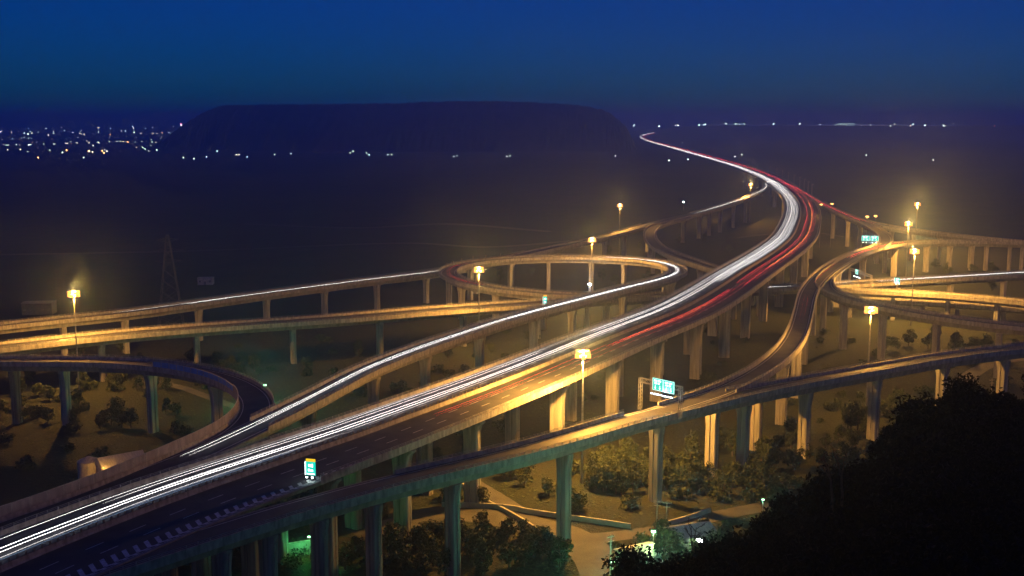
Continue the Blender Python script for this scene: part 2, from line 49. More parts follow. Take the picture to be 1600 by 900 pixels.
BARRIERS = {
  "main": [[[0,166]],[[26.83,90.5],[97.17,166]]],
  "loop": [[[28.5,114]],[[27.83,84.33],[85.67,114]]],
  "back": [[[14.83,78]],[[12.0,22.67],[27.33,78]]],
  "hook": [[[2.17,21]],[[3.5,21]]],
  "low": [[[0,39.0]],[[0,44]]],
  "curve": [[[0,34.33]],[[0,64]]],
  "front": [[[9.17,17.5],[22.0,56]],[[0,56]]],
  "ess": [[[1.5,58]],[[4.5,25.17],[39.0,58]]],
  "tee": [[[9.83,39]],[[2.0,39]]],
  "far": [[[11.5,28]],[[9.5,28]]],
  "yellow": [[[2.5,21]],[[3.33,21]]],
  "glow": [[[2.33,23]],[[0,23]]],
  "under": [[[0,20]],[[0,20]]],
}
PIERS = {
  "main": [2.11,6.0,9.89,13.78,17.67,19.33,21.0,22.83,25.33,27.83,30.67,34.0,39.17,43.67,47.83,51.83,55.83,59.67,63.33,66.67,70.17,74.33,79.67,84.67,90.67,94.17,99.0,104.33,109.5],
  "loop": [11.55,15.44,15.44,19.32,19.33,23.22,23.22,27.11,27.11,31.0,31.0,35.83,39.67,43.83,48.0,50.83,54.83,59.17,63.0,65.33,66.67,68.33,69.83,71.67,73.67,76.33,78.33,80.33,82.0,84.33,87.0,89.5,92.5,95.33,97.67,100.0],
  "back": [15.67,17.83,19.67,21.0,22.17,23.83,27.33,29.67,31.5,38.33,40.83,43.67,46.0,48.5,51.17,54.17,57.17,59.33,62.29,65.28,68.28,71.27,74.26],
  "hook": [7.5,10.0,13.33,15.83],
  "low": [1.41,4.73,8.05,11.37,14.69,18.0,21.0,24.33,27.83,31.17,34.67,37.83,40.83],
  "curve": [1.39,4.97,4.97,8.56,8.56,12.14,12.14,15.72,15.72,19.33,19.33,21.17,24.67,28.17,31.33,37.33,40.33,42.67],
  "front": [4.17,5.33,6.67,8.17,10.5,14.33,18.33,22.33,25.33,29.0,32.83,36.0,38.17,41.49,44.77,48.04,51.32,54.59],
  "ess": [3.83,7.33,11.0,15.17,20.83,26.33,32.67,37.17,41.17,43.17,44.17,45.0,45.5,46.67,48.48,50.27,52.06,53.85,55.64],
  "tee": [11.0,14.5,16.5,18.67,20.83,22.5,25.61,28.69,31.78,34.87,37.96],
  "far": [14.67,17.33,19.33,22.5,25.17],
  "yellow": [4.5,5.5,6.67,7.83,9.17,11.02,12.86,14.68,16.49,18.31],
  "glow": [2.33,3.83,5.67,7.33,9.88,12.45,15.01,17.58,20.15],
  "under": [1.0,2.33,3.5,5.0,7.47,9.95,12.42,14.9,17.37],
}
TRAILS = [["main","w",-11.7,20.33,42.5,0.07,0.7,0.8],["main","w",-10.3,23.0,42.17,0.07,0.7,0.9],["main","w",-11.5,45.67,166,0.08,0.7,0.9],["main","w",-10.2,45.67,166,0.08,0.7,0.9],["main","w",-7.9,0,166,0.1,0.7,1.2],["main","w",-6.7,0,166,0.1,0.7,1.3],["main","w",-7.3,0,28.0,0.06,1.1,0.6],["main","w",-4.6,0,30.0,0.07,0.7,0.5],["main","b",-3.6,0,28.0,0.06,0.7,0.7],["main","b",-4.2,22.67,28.67,0.06,0.7,0.7],["main","w",-5.3,30.17,47.83,0.07,0.7,0.6],["main","w",-8.6,59.67,166,0.1,0.7,1.3],["main","w",-5.6,59.5,106.5,0.1,0.7,1.0],["main","w",-4.4,59.5,166,0.1,0.7,1.2],["main","w",-3.4,64.33,166,0.08,0.7,0.9],["main","r",3.6,32.67,44.17,0.049,0.7,0.6],["main","r",4.9,32.67,37.5,0.041999999999999996,0.7,0.5],["main","r",4.4,43.83,57.67,0.055999999999999994,0.7,1.0],["main","r",5.6,43.83,57.67,0.049,0.7,0.8],["main","o",5.0,45.33,55.0,0.041999999999999996,0.7,0.5],["main","r",3.9,59.17,166,0.055999999999999994,0.7,1.0],["main","r",5.2,60.17,82.0,0.041999999999999996,0.7,0.6],["main","o",7.7,64.33,89.5,0.055999999999999994,0.7,1.2],["main","r",8.3,58.83,166,0.055999999999999994,0.7,1.0],["main","r",9.4,66.67,90.5,0.041999999999999996,0.7,0.6],["main","r",6.6,94.0,166,0.063,0.7,1.0],["far","r",-0.6,0,19.33,0.063,0.7,1.0],["far","r",0.7,0,16.83,0.063,0.7,0.8],["yellow","r",0.0,0,3.5,0.049,0.7,0.5],["main","w",-11.0,24.67,34.17,0.05,1.4,0.3],["main","w",-9.6,38.17,59.17,0.05,1.4,0.4],["main","w",-8.6,31.17,42.33,0.05,1.4,0.3],["main","w",-10.8,28.33,48.33,0.05,1.4,0.3],["main","r",6.3,33.67,47.67,0.034999999999999996,0.9,0.3],["main","r",9.0,39.83,66.17,0.034999999999999996,0.9,0.3],["main","r",7.0,47.67,63.67,0.034999999999999996,0.9,0.5],["main","r",10.4,59.67,85.0,0.034999999999999996,0.9,0.4],["loop","w",-0.9,24.83,65.33,0.07,0.7,1.0],["loop","w",0.35,25.0,65.33,0.07,0.7,0.9],["loop","w",-0.3,28.0,63.5,0.07,0.7,0.9],["loop","w",0.9,32.67,64.5,0.06,0.7,0.6],["loop","w",0.1,46.33,66.67,0.09,0.7,1.1],["loop","r",-0.7,71.83,77.83,0.041999999999999996,0.7,0.4],["loop","r",0.5,72.17,77.0,0.041999999999999996,0.7,0.4],["loop","w",0.6,85.5,87.5,0.06,0.7,0.6],["loop","w",-1.0,89.33,91.0,0.09,0.7,1.0],["loop","w",-2.0,92.5,93.33,0.07,0.7,0.7],["loop","w",-1.5,94.5,114,0.08,0.7,1.0],["loop","w",-2.9,95.33,114,0.08,0.7,1.0],["back","w",-0.6,0,22.67,0.09,0.7,1.1],["back","w",0.6,0,21.0,0.08,0.7,1.0],["back","w",-0.7,42.83,54.67,0.09,0.7,1.1],["back","w",0.4,44.5,58.67,0.06,0.7,0.6],["ess","r",-0.8,17.67,23.5,0.027999999999999997,0.7,0.3],["ess","r",0.6,17.83,23.83,0.027999999999999997,0.7,0.3],["ess","r",-0.2,26.5,32.67,0.041999999999999996,0.7,0.5],["ess","r",-0.3,34.5,42.0,0.063,0.7,1.1],["ess","r",1.0,34.5,41.17,0.063,0.7,0.9]]
MASTS = [[-161.2,406.9],[-14.1,473.6],[42.6,593.2],[80.5,835.6],[235.5,1107.7],[307.1,848.3],[243.0,684.5],[195.7,541.0],[120.8,371.5],[19.4,299.9]]
FAR_LAMPS = [[-1775,3962,0.0,"c",1.0],[-1769,3962,0.0,"c",1.0],[-1779,4052,0.0,"c",1.0],[-1733,4052,0.0,"c",1.0],[-1728,4052,0.0,"c",1.0],[-1719,4147,0.0,"c",1.0],[-1684,4147,0.0,"c",1.0],[-1679,4147,0.0,"c",1.0],[-1787,4573,0.0,"c",1.0],[-2143,5577,0.0,"c",1.0],[-1438,3875,0.0,"c",1.0],[-1638,4459,0.0,"c",1.0],[-1633,4459,0.0,"c",1.0],[-1631,4573,0.0,"c",1.0],[-1600,4573,0.0,"c",1.0],[-1629,4694,0.0,"c",1.0],[-1525,4573,0.0,"c",1.0],[-1499,4573,0.0,"c",1.0],[-1627,5098,0.0,"c",1.0],[-1421,4459,0.0,"c",1.0],[-2320,5248,0.0,"c",1.0],[-2347,5408,0.0,"c",1.0],[-2486,5758,0.0,"c",1.0],[-2314,5408,0.0,"c",1.0],[-2301,5408,0.0,"c",1.0],[-2831,6613,0.0,"c",1.0],[-3461,8119,0.0,"c",1.0],[-5114,12767,0.0,"c",1.0],[-3366,8507,0.0,"c",1.0],[-3241,8507,0.0,"c",1.0],[-2722,7441,0.0,"c",1.0],[-2908,8507,0.0,"c",1.0],[-3817,11170,0.0,"c",1.0],[-2486,7441,0.0,"c",1.0],[-4283,12767,0.0,"c",1.0],[-1191,3637,0.0,"c",1.0],[-1114,3426,0.0,"c",1.0],[-1039,3299,0.0,"c",1.0],[-1041,2738,0.0,"c",1.0],[-1224,3070,0.0,"c",1.0],[-1352,3299,0.0,"c",1.0],[-750,2656,0.0,"c",1.0],[-754,2781,0.0,"c",1.0],[-831,3181,0.0,"c",1.0],[-653,2781,0.0,"c",1.0],[-1503,3361,0.0,"w",1.2],[-1465,3361,0.0,"w",1.2],[-1697,3962,0.0,"w",1.2],[-1678,4246,0.0,"w",1.2],[-1671,4246,0.0,"w",1.2],[-1675,4350,0.0,"w",1.2],[-1767,4694,0.0,"w",1.2],[-1630,4350,0.0,"w",1.2],[-1591,4350,0.0,"w",1.2],[-1574,4573,0.0,"w",1.2],[-1556,4573,0.0,"w",1.2],[-1406,4459,0.0,"w",1.2],[-1682,5408,0.0,"w",1.2],[-3509,7766,0.0,"w",1.2],[-725,2968,0.0,"w",1.2],[-718,2968,0.0,"w",1.2],[-1192,3181,0.0,"w",1.2],[-1162,3124,0.0,"w",1.2],[-1143,3181,0.0,"w",1.2],[-1465,3361,0.0,"o",3.0],[-1151,2738,0.0,"o",3.0],[-1303,3299,0.0,"o",3.0],[-1517,4459,0.0,"o",3.0],[-1177,3239,0.0,"o",3.0],[-1092,3018,0.0,"o",3.0],[-1194,3181,0.0,"o",3.0],[-2140,6007,0.0,"c",0.35],[-1912,5753,0.0,"w",0.35],[-2186,5016,0.0,"o",0.35],[-2162,6803,0.0,"w",0.35],[-2274,5037,0.0,"w",0.35],[-1631,4181,0.0,"o",0.35],[-1350,3145,0.0,"c",0.35],[-3008,6973,0.0,"c",0.35],[-2064,6842,0.0,"c",0.35],[-1897,4508,0.0,"w",0.35],[-5126,16923,0.0,"w",0.35],[-2933,6905,0.0,"w",0.35],[-1342,4430,0.0,"w",0.35],[-2927,7537,0.0,"w",0.35],[-4020,9764,0.0,"c",0.35],[-1203,3331,0.0,"w",0.35],[-3344,7554,0.0,"w",0.35],[-1873,4410,0.0,"o",0.35],[-1810,4021,0.0,"w",0.35],[-1034,3210,0.0,"w",0.35],[-2084,5281,0.0,"c",0.35],[-2641,6904,0.0,"w",0.35],[-6406,14761,0.0,"w",0.35],[-1280,4145,0.0,"w",0.35],[-2123,6759,0.0,"w",0.35],[-1208,3630,0.0,"w",0.35],[-1250,3909,0.0,"c",0.35],[-1701,4405,0.0,"w",0.35],[-1864,6010,0.0,"w",0.35],[-2508,6115,0.0,"w",0.35],[-2882,7110,0.0,"c",0.35],[-2202,6193,0.0,"o",0.35],[-3989,9328,0.0,"c",0.35],[-6541,14615,0.0,"w",0.35],[-3425,10567,0.0,"c",0.35],[-1532,5094,0.0,"c",0.35],[-2238,6818,0.0,"w",0.35],[-1615,4546,0.0,"o",0.35],[-3288,7535,0.0,"o",0.35],[-2127,5220,0.0,"o",0.35],[-2228,7201,0.0,"o",0.35],[-2155,7101,0.0,"w",0.35],[-2469,6523,0.0,"w",0.35],[-1737,3982,0.0,"w",0.35],[-3473,9778,0.0,"c",0.35],[-2165,5748,0.0,"w",0.35],[-2282,5146,0.0,"c",0.35],[-3249,9712,0.0,"w",0.35],[-3641,9957,0.0,"w",0.35],[-2828,8190,0.0,"w",0.35],[-3869,8579,0.0,"w",0.35],[-2438,6398,0.0,"w",0.35],[-4226,10603,0.0,"o",0.35],[-5482,13770,0.0,"w",0.35],[-3428,10802,0.0,"w",0.35],[-1491,4016,0.0,"o",0.35],[-1352,3297,0.0,"c",0.35],[-2033,5962,0.0,"o",0.35],[-3226,7950,0.0,"w",0.35],[-1555,4557,0.0,"o",0.35],[-1960,5503,0.0,"w",0.35],[-3216,7679,0.0,"c",0.35],[-4173,13951,0.0,"w",0.35],[-625,2968,0.0,"g",0.9],[-602,3070,0.0,"g",0.9],[-449,3124,0.0,"g",0.9],[-448,3181,0.0,"g",0.9],[-403,3124,0.0,"g",0.9],[-376,2968,0.0,"g",0.9],[-317,2968,0.0,"g",0.9],[-327,2968,0.0,"g",0.9],[-140,2871,0.0,"g",0.9],[-146,2825,0.0,"g",0.9],[-5,2871,0.0,"g",0.9],[-13,2825,0.0,"g",0.9],[-798,2738,0.0,"g",0.9],[774,7166,45.9,"c",1.3],[998,7674,39.1,"c",1.3],[1178,7128,50.1,"c",1.3],[1308,7728,47.4,"c",1.3],[1264,7388,53.1,"c",1.3],[1405,7434,55.0,"c",1.3],[1451,7341,55.3,"c",1.3],[1467,7296,53.4,"c",1.3],[1541,7514,52.6,"c",1.3],[1641,7100,56.2,"c",1.3],[1829,7193,55.9,"c",1.3],[2056,7553,52.4,"c",1.3],[2315,7312,49.3,"c",1.3],[2441,7295,41.2,"c",1.3],[2608,7716,51.8,"c",1.3],[2709,7649,52.1,"c",1.3],[2792,7656,45.6,"c",1.3],[2873,7532,44.1,"c",1.3],[2848,7433,32.1,"c",1.3],[3013,7725,53.9,"c",1.3],[4941,12767,0.0,"c",1.3],[3312,7435,36.3,"c",1.3],[3344,7261,53.6,"c",1.3],[1048,7257,45.5,"w",1.2],[1087,7409,44.7,"w",1.2],[2372,7716,38.8,"w",1.2],[2243,7255,37.4,"w",1.2],[2572,7296,41.2,"w",1.2],[2731,7140,38.1,"w",1.2],[3078,7336,36.9,"r",1.0],[3136,7445,32.0,"r",1.0],[3141,7427,36.3,"r",1.0],[3133,7377,32.5,"r",1.0],[3053,7160,42.0,"r",1.0],[917,2919,0.0,"c",1.2],[964,2578,0.0,"c",1.2],[656,4350,0.0,"c",1.2],[263,2871,0.0,"c",1.2],[354,2541,0.0,"c",1.2],[409,2617,0.0,"c",1.2],[559,2825,0.0,"c",1.2],[605,2968,0.0,"c",1.2],[192,1254,0.0,"c",1.0],[2110,7318,55.4,"c",0.35],[2146,7384,55.2,"c",0.35],[2106,7189,55.9,"c",0.35],[2109,7143,56.0,"c",0.35],[2117,7114,56.1,"c",0.35],[2287,7625,54.3,"c",0.35],[2271,7513,54.7,"c",0.35],[2097,7317,48.4,"c",0.3],[2107,7278,48.6,"c",0.3],[2249,7692,46.7,"c",0.3],[2193,7428,47.9,"c",0.3],[2170,7278,48.6,"c",0.3],[2307,7664,46.9,"c",0.3]]
TREES = [[37.8,295.8,3,1.0],[49.9,299.9,4,1.21],[38.9,298.0,0,0.88],[30.4,290.9,3,0.89],[22.5,293.8,0,0.87],[44.7,301.3,2,1.02],[30.0,308.8,1,1.0],[43.7,306.6,4,1.25],[40.0,295.6,1,0.81],[31.1,302.9,4,0.9],[23.3,304.4,1,1.16],[24.0,309.7,5,1.21],[38.7,307.6,4,0.96],[46.0,295.4,5,1.09],[28.1,302.3,0,0.78],[42.8,305.9,2,1.14],[26.5,302.4,2,1.0],[37.7,301.4,5,0.77],[28.0,291.2,0,1.08],[32.6,308.8,3,0.95],[23.6,299.4,0,1.07],[44.3,312.9,1,1.21],[27.9,305.3,1,0.78],[24.6,314.2,0,0.79],[39.8,310.7,0,1.06],[34.9,303.3,5,0.99],[33.8,308.4,5,0.83],[41.6,300.1,1,1.02],[30.1,303.9,4,1.13],[48.7,291.9,3,0.98],[27.0,295.6,5,0.79],[22.9,295.2,3,0.98],[48.1,305.6,0,1.15],[37.5,298.3,3,1.22],[43.4,313.1,5,1.24],[36.7,303.9,1,0.94],[29.5,289.6,3,1.15],[25.6,293.4,3,1.15],[51.7,313.0,1,1.25],[44.7,309.7,1,0.77],[27.5,296.6,2,1.08],[22.2,299.1,3,1.06],[32.1,306.4,0,1.08],[32.8,298.4,2,0.83],[24.8,292.6,0,1.09],[36.5,305.0,0,0.93],[41.6,297.9,0,1.22],[45.6,306.7,1,0.87],[23.0,297.6,4,1.08],[32.8,292.2,3,0.91],[33.0,304.1,1,0.98],[28.6,315.6,5,1.05],[53.5,321.6,3,1.14],[27.8,308.5,4,1.17],[33.9,316.6,3,1.2],[25.0,301.1,3,1.07],[35.1,314.4,2,0.95],[27.4,296.0,1,0.84],[25.7,312.8,1,1.02],[38.9,296.6,4,0.76],[32.4,299.2,1,1.01],[42.3,295.1,1,0.97],[39.1,308.9,2,1.14],[47.3,311.8,1,0.79],[42.1,306.4,5,0.87],[28.7,308.8,3,0.8],[44.3,301.0,2,0.75],[17.5,279.3,5,0.8],[16.5,276.9,1,1],[15.5,274.5,4,0.8],[10.0,289.3,0,1],[9.0,291.9,3,0.7],[31.3,279.3,1,0.5],[-4.9,276.9,5,1.1],[-3.2,272.2,5,0.9],[-7.5,281.7,0,0.8],[-0.4,302.8,5,1.0],[2.2,304.5,0,0.9],[-2.2,304.0,5,0.7],[112.6,353.9,3,1.3],[110.4,357.0,2,1.1],[113.2,348.0,0,1.0],[102.5,340.7,3,0.8],[104.5,333.8,4,0.9],[96.6,333.8,1,0.7],[74.0,320.7,2,1.0],[74.7,311.5,0,1.1],[68.9,305.7,2,1.0],[61.8,297.3,1,1.0],[63.3,291.9,1,1.1],[56.8,289.3,2,0.9],[69.1,294.6,3,1.1],[72.9,291.9,5,1.0],[73.8,281.7,2,1.0],[68.5,276.9,2,1.1],[56.5,297.3,0,0.8],[26.3,236.7,0,1.1],[31.3,258.2,4,0.8],[32.9,259.9,5,0.9],[35.1,254.9,4,1.0],[36.3,250.1,0,1.1],[37.2,246.2,0,1.1],[34.5,241.4,0,1.2],[38.0,241.7,0,1.0],[39.9,238.8,1,1.1],[47.5,247.8,2,1.1],[50.5,251.7,3,1.0],[46.1,259.0,2,0.7],[165.2,484.8,4,1.2],[168.1,480.7,0,1.0],[177.6,491.9,1,1.3],[183.6,484.8,4,1.2],[189.6,471.3,3,1.4],[189.8,464.7,1,1.2],[199.5,475.3,2,1.2],[202.8,469.9,1,1.3],[208.8,464.7,2,1.2],[194.6,506.7,2,1.0],[218.7,478.0,0,1.1],[125.0,380.0,1,1.0],[133.9,380.0,4,1.2],[135.4,371.5,4,1.1],[138.3,367.3,1,1.2],[127.2,363.3,5,1.1],[-128.2,357.0,0,1.1],[-132.5,360.1,2,1.0],[-125.1,357.0,4,1.0],[-136.8,363.3,4,0.8],[-171.9,380.0,1,1.0],[-172.8,398.3,5,1.0],[-155.0,363.3,5,0.8],[-160.2,408.0,1,1.0],[-151.8,418.3,3,1.1],[-139.9,408.0,3,1.0],[-183.6,418.3,3,1.2],[-114.7,371.5,0,1.0],[-129.1,408.0,2,0.8],[3.5,297.3,2,0.8],[5.5,311.5,3,0.8],[-8.6,363.3,1,0.8],[-16.8,254.9,3,1.0],[-22.5,250.9,4,1.1],[-26.3,243.2,3,1.0],[-37.4,239.5,1,1.0],[-7.4,247.0,3,1.0],[-28.7,302.8,0,0.7],[-14.7,418.3,5,1.0],[-4.7,398.3,1,0.9],[14.7,418.3,4,1.0],[-27.1,464.7,3,0.9],[-65.1,464.7,3,1.1],[-82.3,440.3,4,1.0],[-68.6,418.3,0,1.0],[-46.3,440.3,0,1.0],[-110.9,452.2,1,1.0],[-177.3,475.3,3,1.1],[-185.1,473.9,5,1.0],[-169.0,475.3,0,1.0],[71.2,825.1,1,1.1],[98.7,857.9,0,1.1],[56.0,692.3,0,1.3],[62.7,678.6,4,1.2],[83.9,692.3,1,1.2],[-8.0,692.3,3,1.2],[12.5,721.4,5,1.1],[165.3,845.3,2,1.2],[209.6,912.2,3,1.0],[157.2,912.2,3,1.1],[136.2,912.2,1,1.0],[283.0,721.4,1,1.2],[312.1,721.4,2,1.3],[286.4,753.0,1,1.1],[305.9,736.9,2,1.0],[315.8,692.3,4,1.2],[283.0,652.7,4,1.1],[-18.4,243.6,2,0.82],[2.7,241.2,0,1.03],[-6.5,258.1,1,0.77],[-13.6,275.0,0,0.78],[0.2,263.5,2,1.16],[-13.3,255.1,0,0.97],[2.5,259.2,4,0.71],[-6.9,248.8,0,1.11],[-22.7,275.6,3,0.86],[-12.0,251.9,3,1.05],[10.8,241.1,5,1.16],[-10.1,273.9,3,0.77],[-18.6,250.0,4,1.04],[-27.3,263.2,2,0.71],[-6.4,239.3,3,1.17],[-20.2,236.8,5,0.84],[-27.0,275.0,2,0.74],[6.9,246.1,5,1.12],[-6.9,251.3,0,0.94],[7.4,265.4,4,1.19],[-14.8,235.3,3,1.04],[-27.2,247.5,5,1.15],[-6.8,258.8,5,0.75],[6.6,246.1,1,1.19],[7.0,266.6,2,0.85],[2.5,273.1,0,1.18],[-5.5,243.0,0,0.81],[-8.6,248.6,4,1.02],[-1.1,257.4,4,0.91],[-7.8,265.2,0,0.91],[-6.6,235.4,0,0.79],[-30.2,262.8,4,0.98],[-28.9,267.7,5,1.0],[1.8,261.3,3,0.74],[-29.7,253.1,1,0.74],[4.8,247.8,1,1.16],[6.9,249.1,0,1.1],[-35.4,246.8,2,0.76],[-28.6,249.0,3,0.75],[-0.6,241.1,5,1.1],[6.9,251.8,0,0.99],[-17.8,241.2,2,0.8],[-18.4,255.6,5,1.04],[0.8,265.1,3,1.17],[-19.4,271.1,2,1.0],[-196.3,451.7,2,0.89],[-103.9,441.0,5,1.08],[-131.5,449.7,2,1.1],[-120.0,423.1,1,0.87],[-153.1,384.6,0,1.05],[-133.9,409.6,0,0.87],[-151.1,444.4,1,0.91],[-145.6,360.4,0,0.77],[-130.7,392.4,3,0.79],[-107.4,416.3,1,0.93],[-121.1,451.4,2,1.08],[-120.5,448.9,3,0.98],[-112.0,440.1,1,1.19],[-89.7,391.2,0,0.94],[-87.4,373.3,3,1.12],[-152.2,444.0,4,0.9],[-135.7,373.9,5,1.15],[-119.0,374.6,3,0.81],[-110.4,394.7,3,1.14],[-97.2,399.0,1,1.2],[-107.0,429.8,3,1.09],[-115.7,440.4,3,0.88],[-150.6,412.9,2,0.93],[-173.6,369.5,3,1.08],[-164.3,363.8,3,0.72],[-106.0,423.0,3,0.71],[-87.0,373.3,1,0.77],[-180.3,400.7,0,1.01],[-166.5,392.8,5,0.83],[-134.5,354.9,4,0.78],[-85.8,343.6,2,0.98],[-163.3,368.4,2,0.89],[-93.4,379.0,1,0.92],[-99.5,430.9,0,0.71],[-124.5,431.9,5,0.94],[69.3,378.0,1,0.81],[90.4,313.6,0,1.1],[124.9,351.1,2,1.05],[111.7,318.4,0,0.92],[93.2,287.4,4,0.89],[74.4,316.1,3,1.0],[137.1,344.1,5,0.78],[62.2,328.9,4,1.07],[114.9,367.5,4,0.96],[85.6,332.9,0,0.93],[90.8,317.7,3,0.8],[54.9,302.1,1,0.76],[87.4,340.0,3,1.11],[106.8,302.2,0,0.83],[105.6,335.0,1,1.01],[105.2,315.3,1,1.14],[98.1,317.7,2,1.15],[113.2,378.8,4,0.72],[83.6,291.6,4,0.72],[88.5,332.5,3,0.97],[110.0,353.0,0,1.17],[101.9,304.0,0,1.0],[61.2,327.8,4,1.02],[124.6,371.1,2,1.02],[60.2,301.0,2,0.83],[70.3,291.0,5,0.86],[124.1,327.2,1,0.78],[133.0,342.7,3,1.01],[64.8,338.7,3,0.74],[87.8,322.2,1,0.9],[66.1,324.7,3,1.04],[131.2,339.6,3,0.71],[75.7,324.5,1,0.97],[92.7,309.0,2,0.91],[125.3,345.0,2,0.75],[79.5,293.6,3,0.96],[98.6,310.9,0,1.18],[120.4,366.1,5,0.75],[71.6,300.9,4,0.79],[81.1,311.3,2,1.06]]
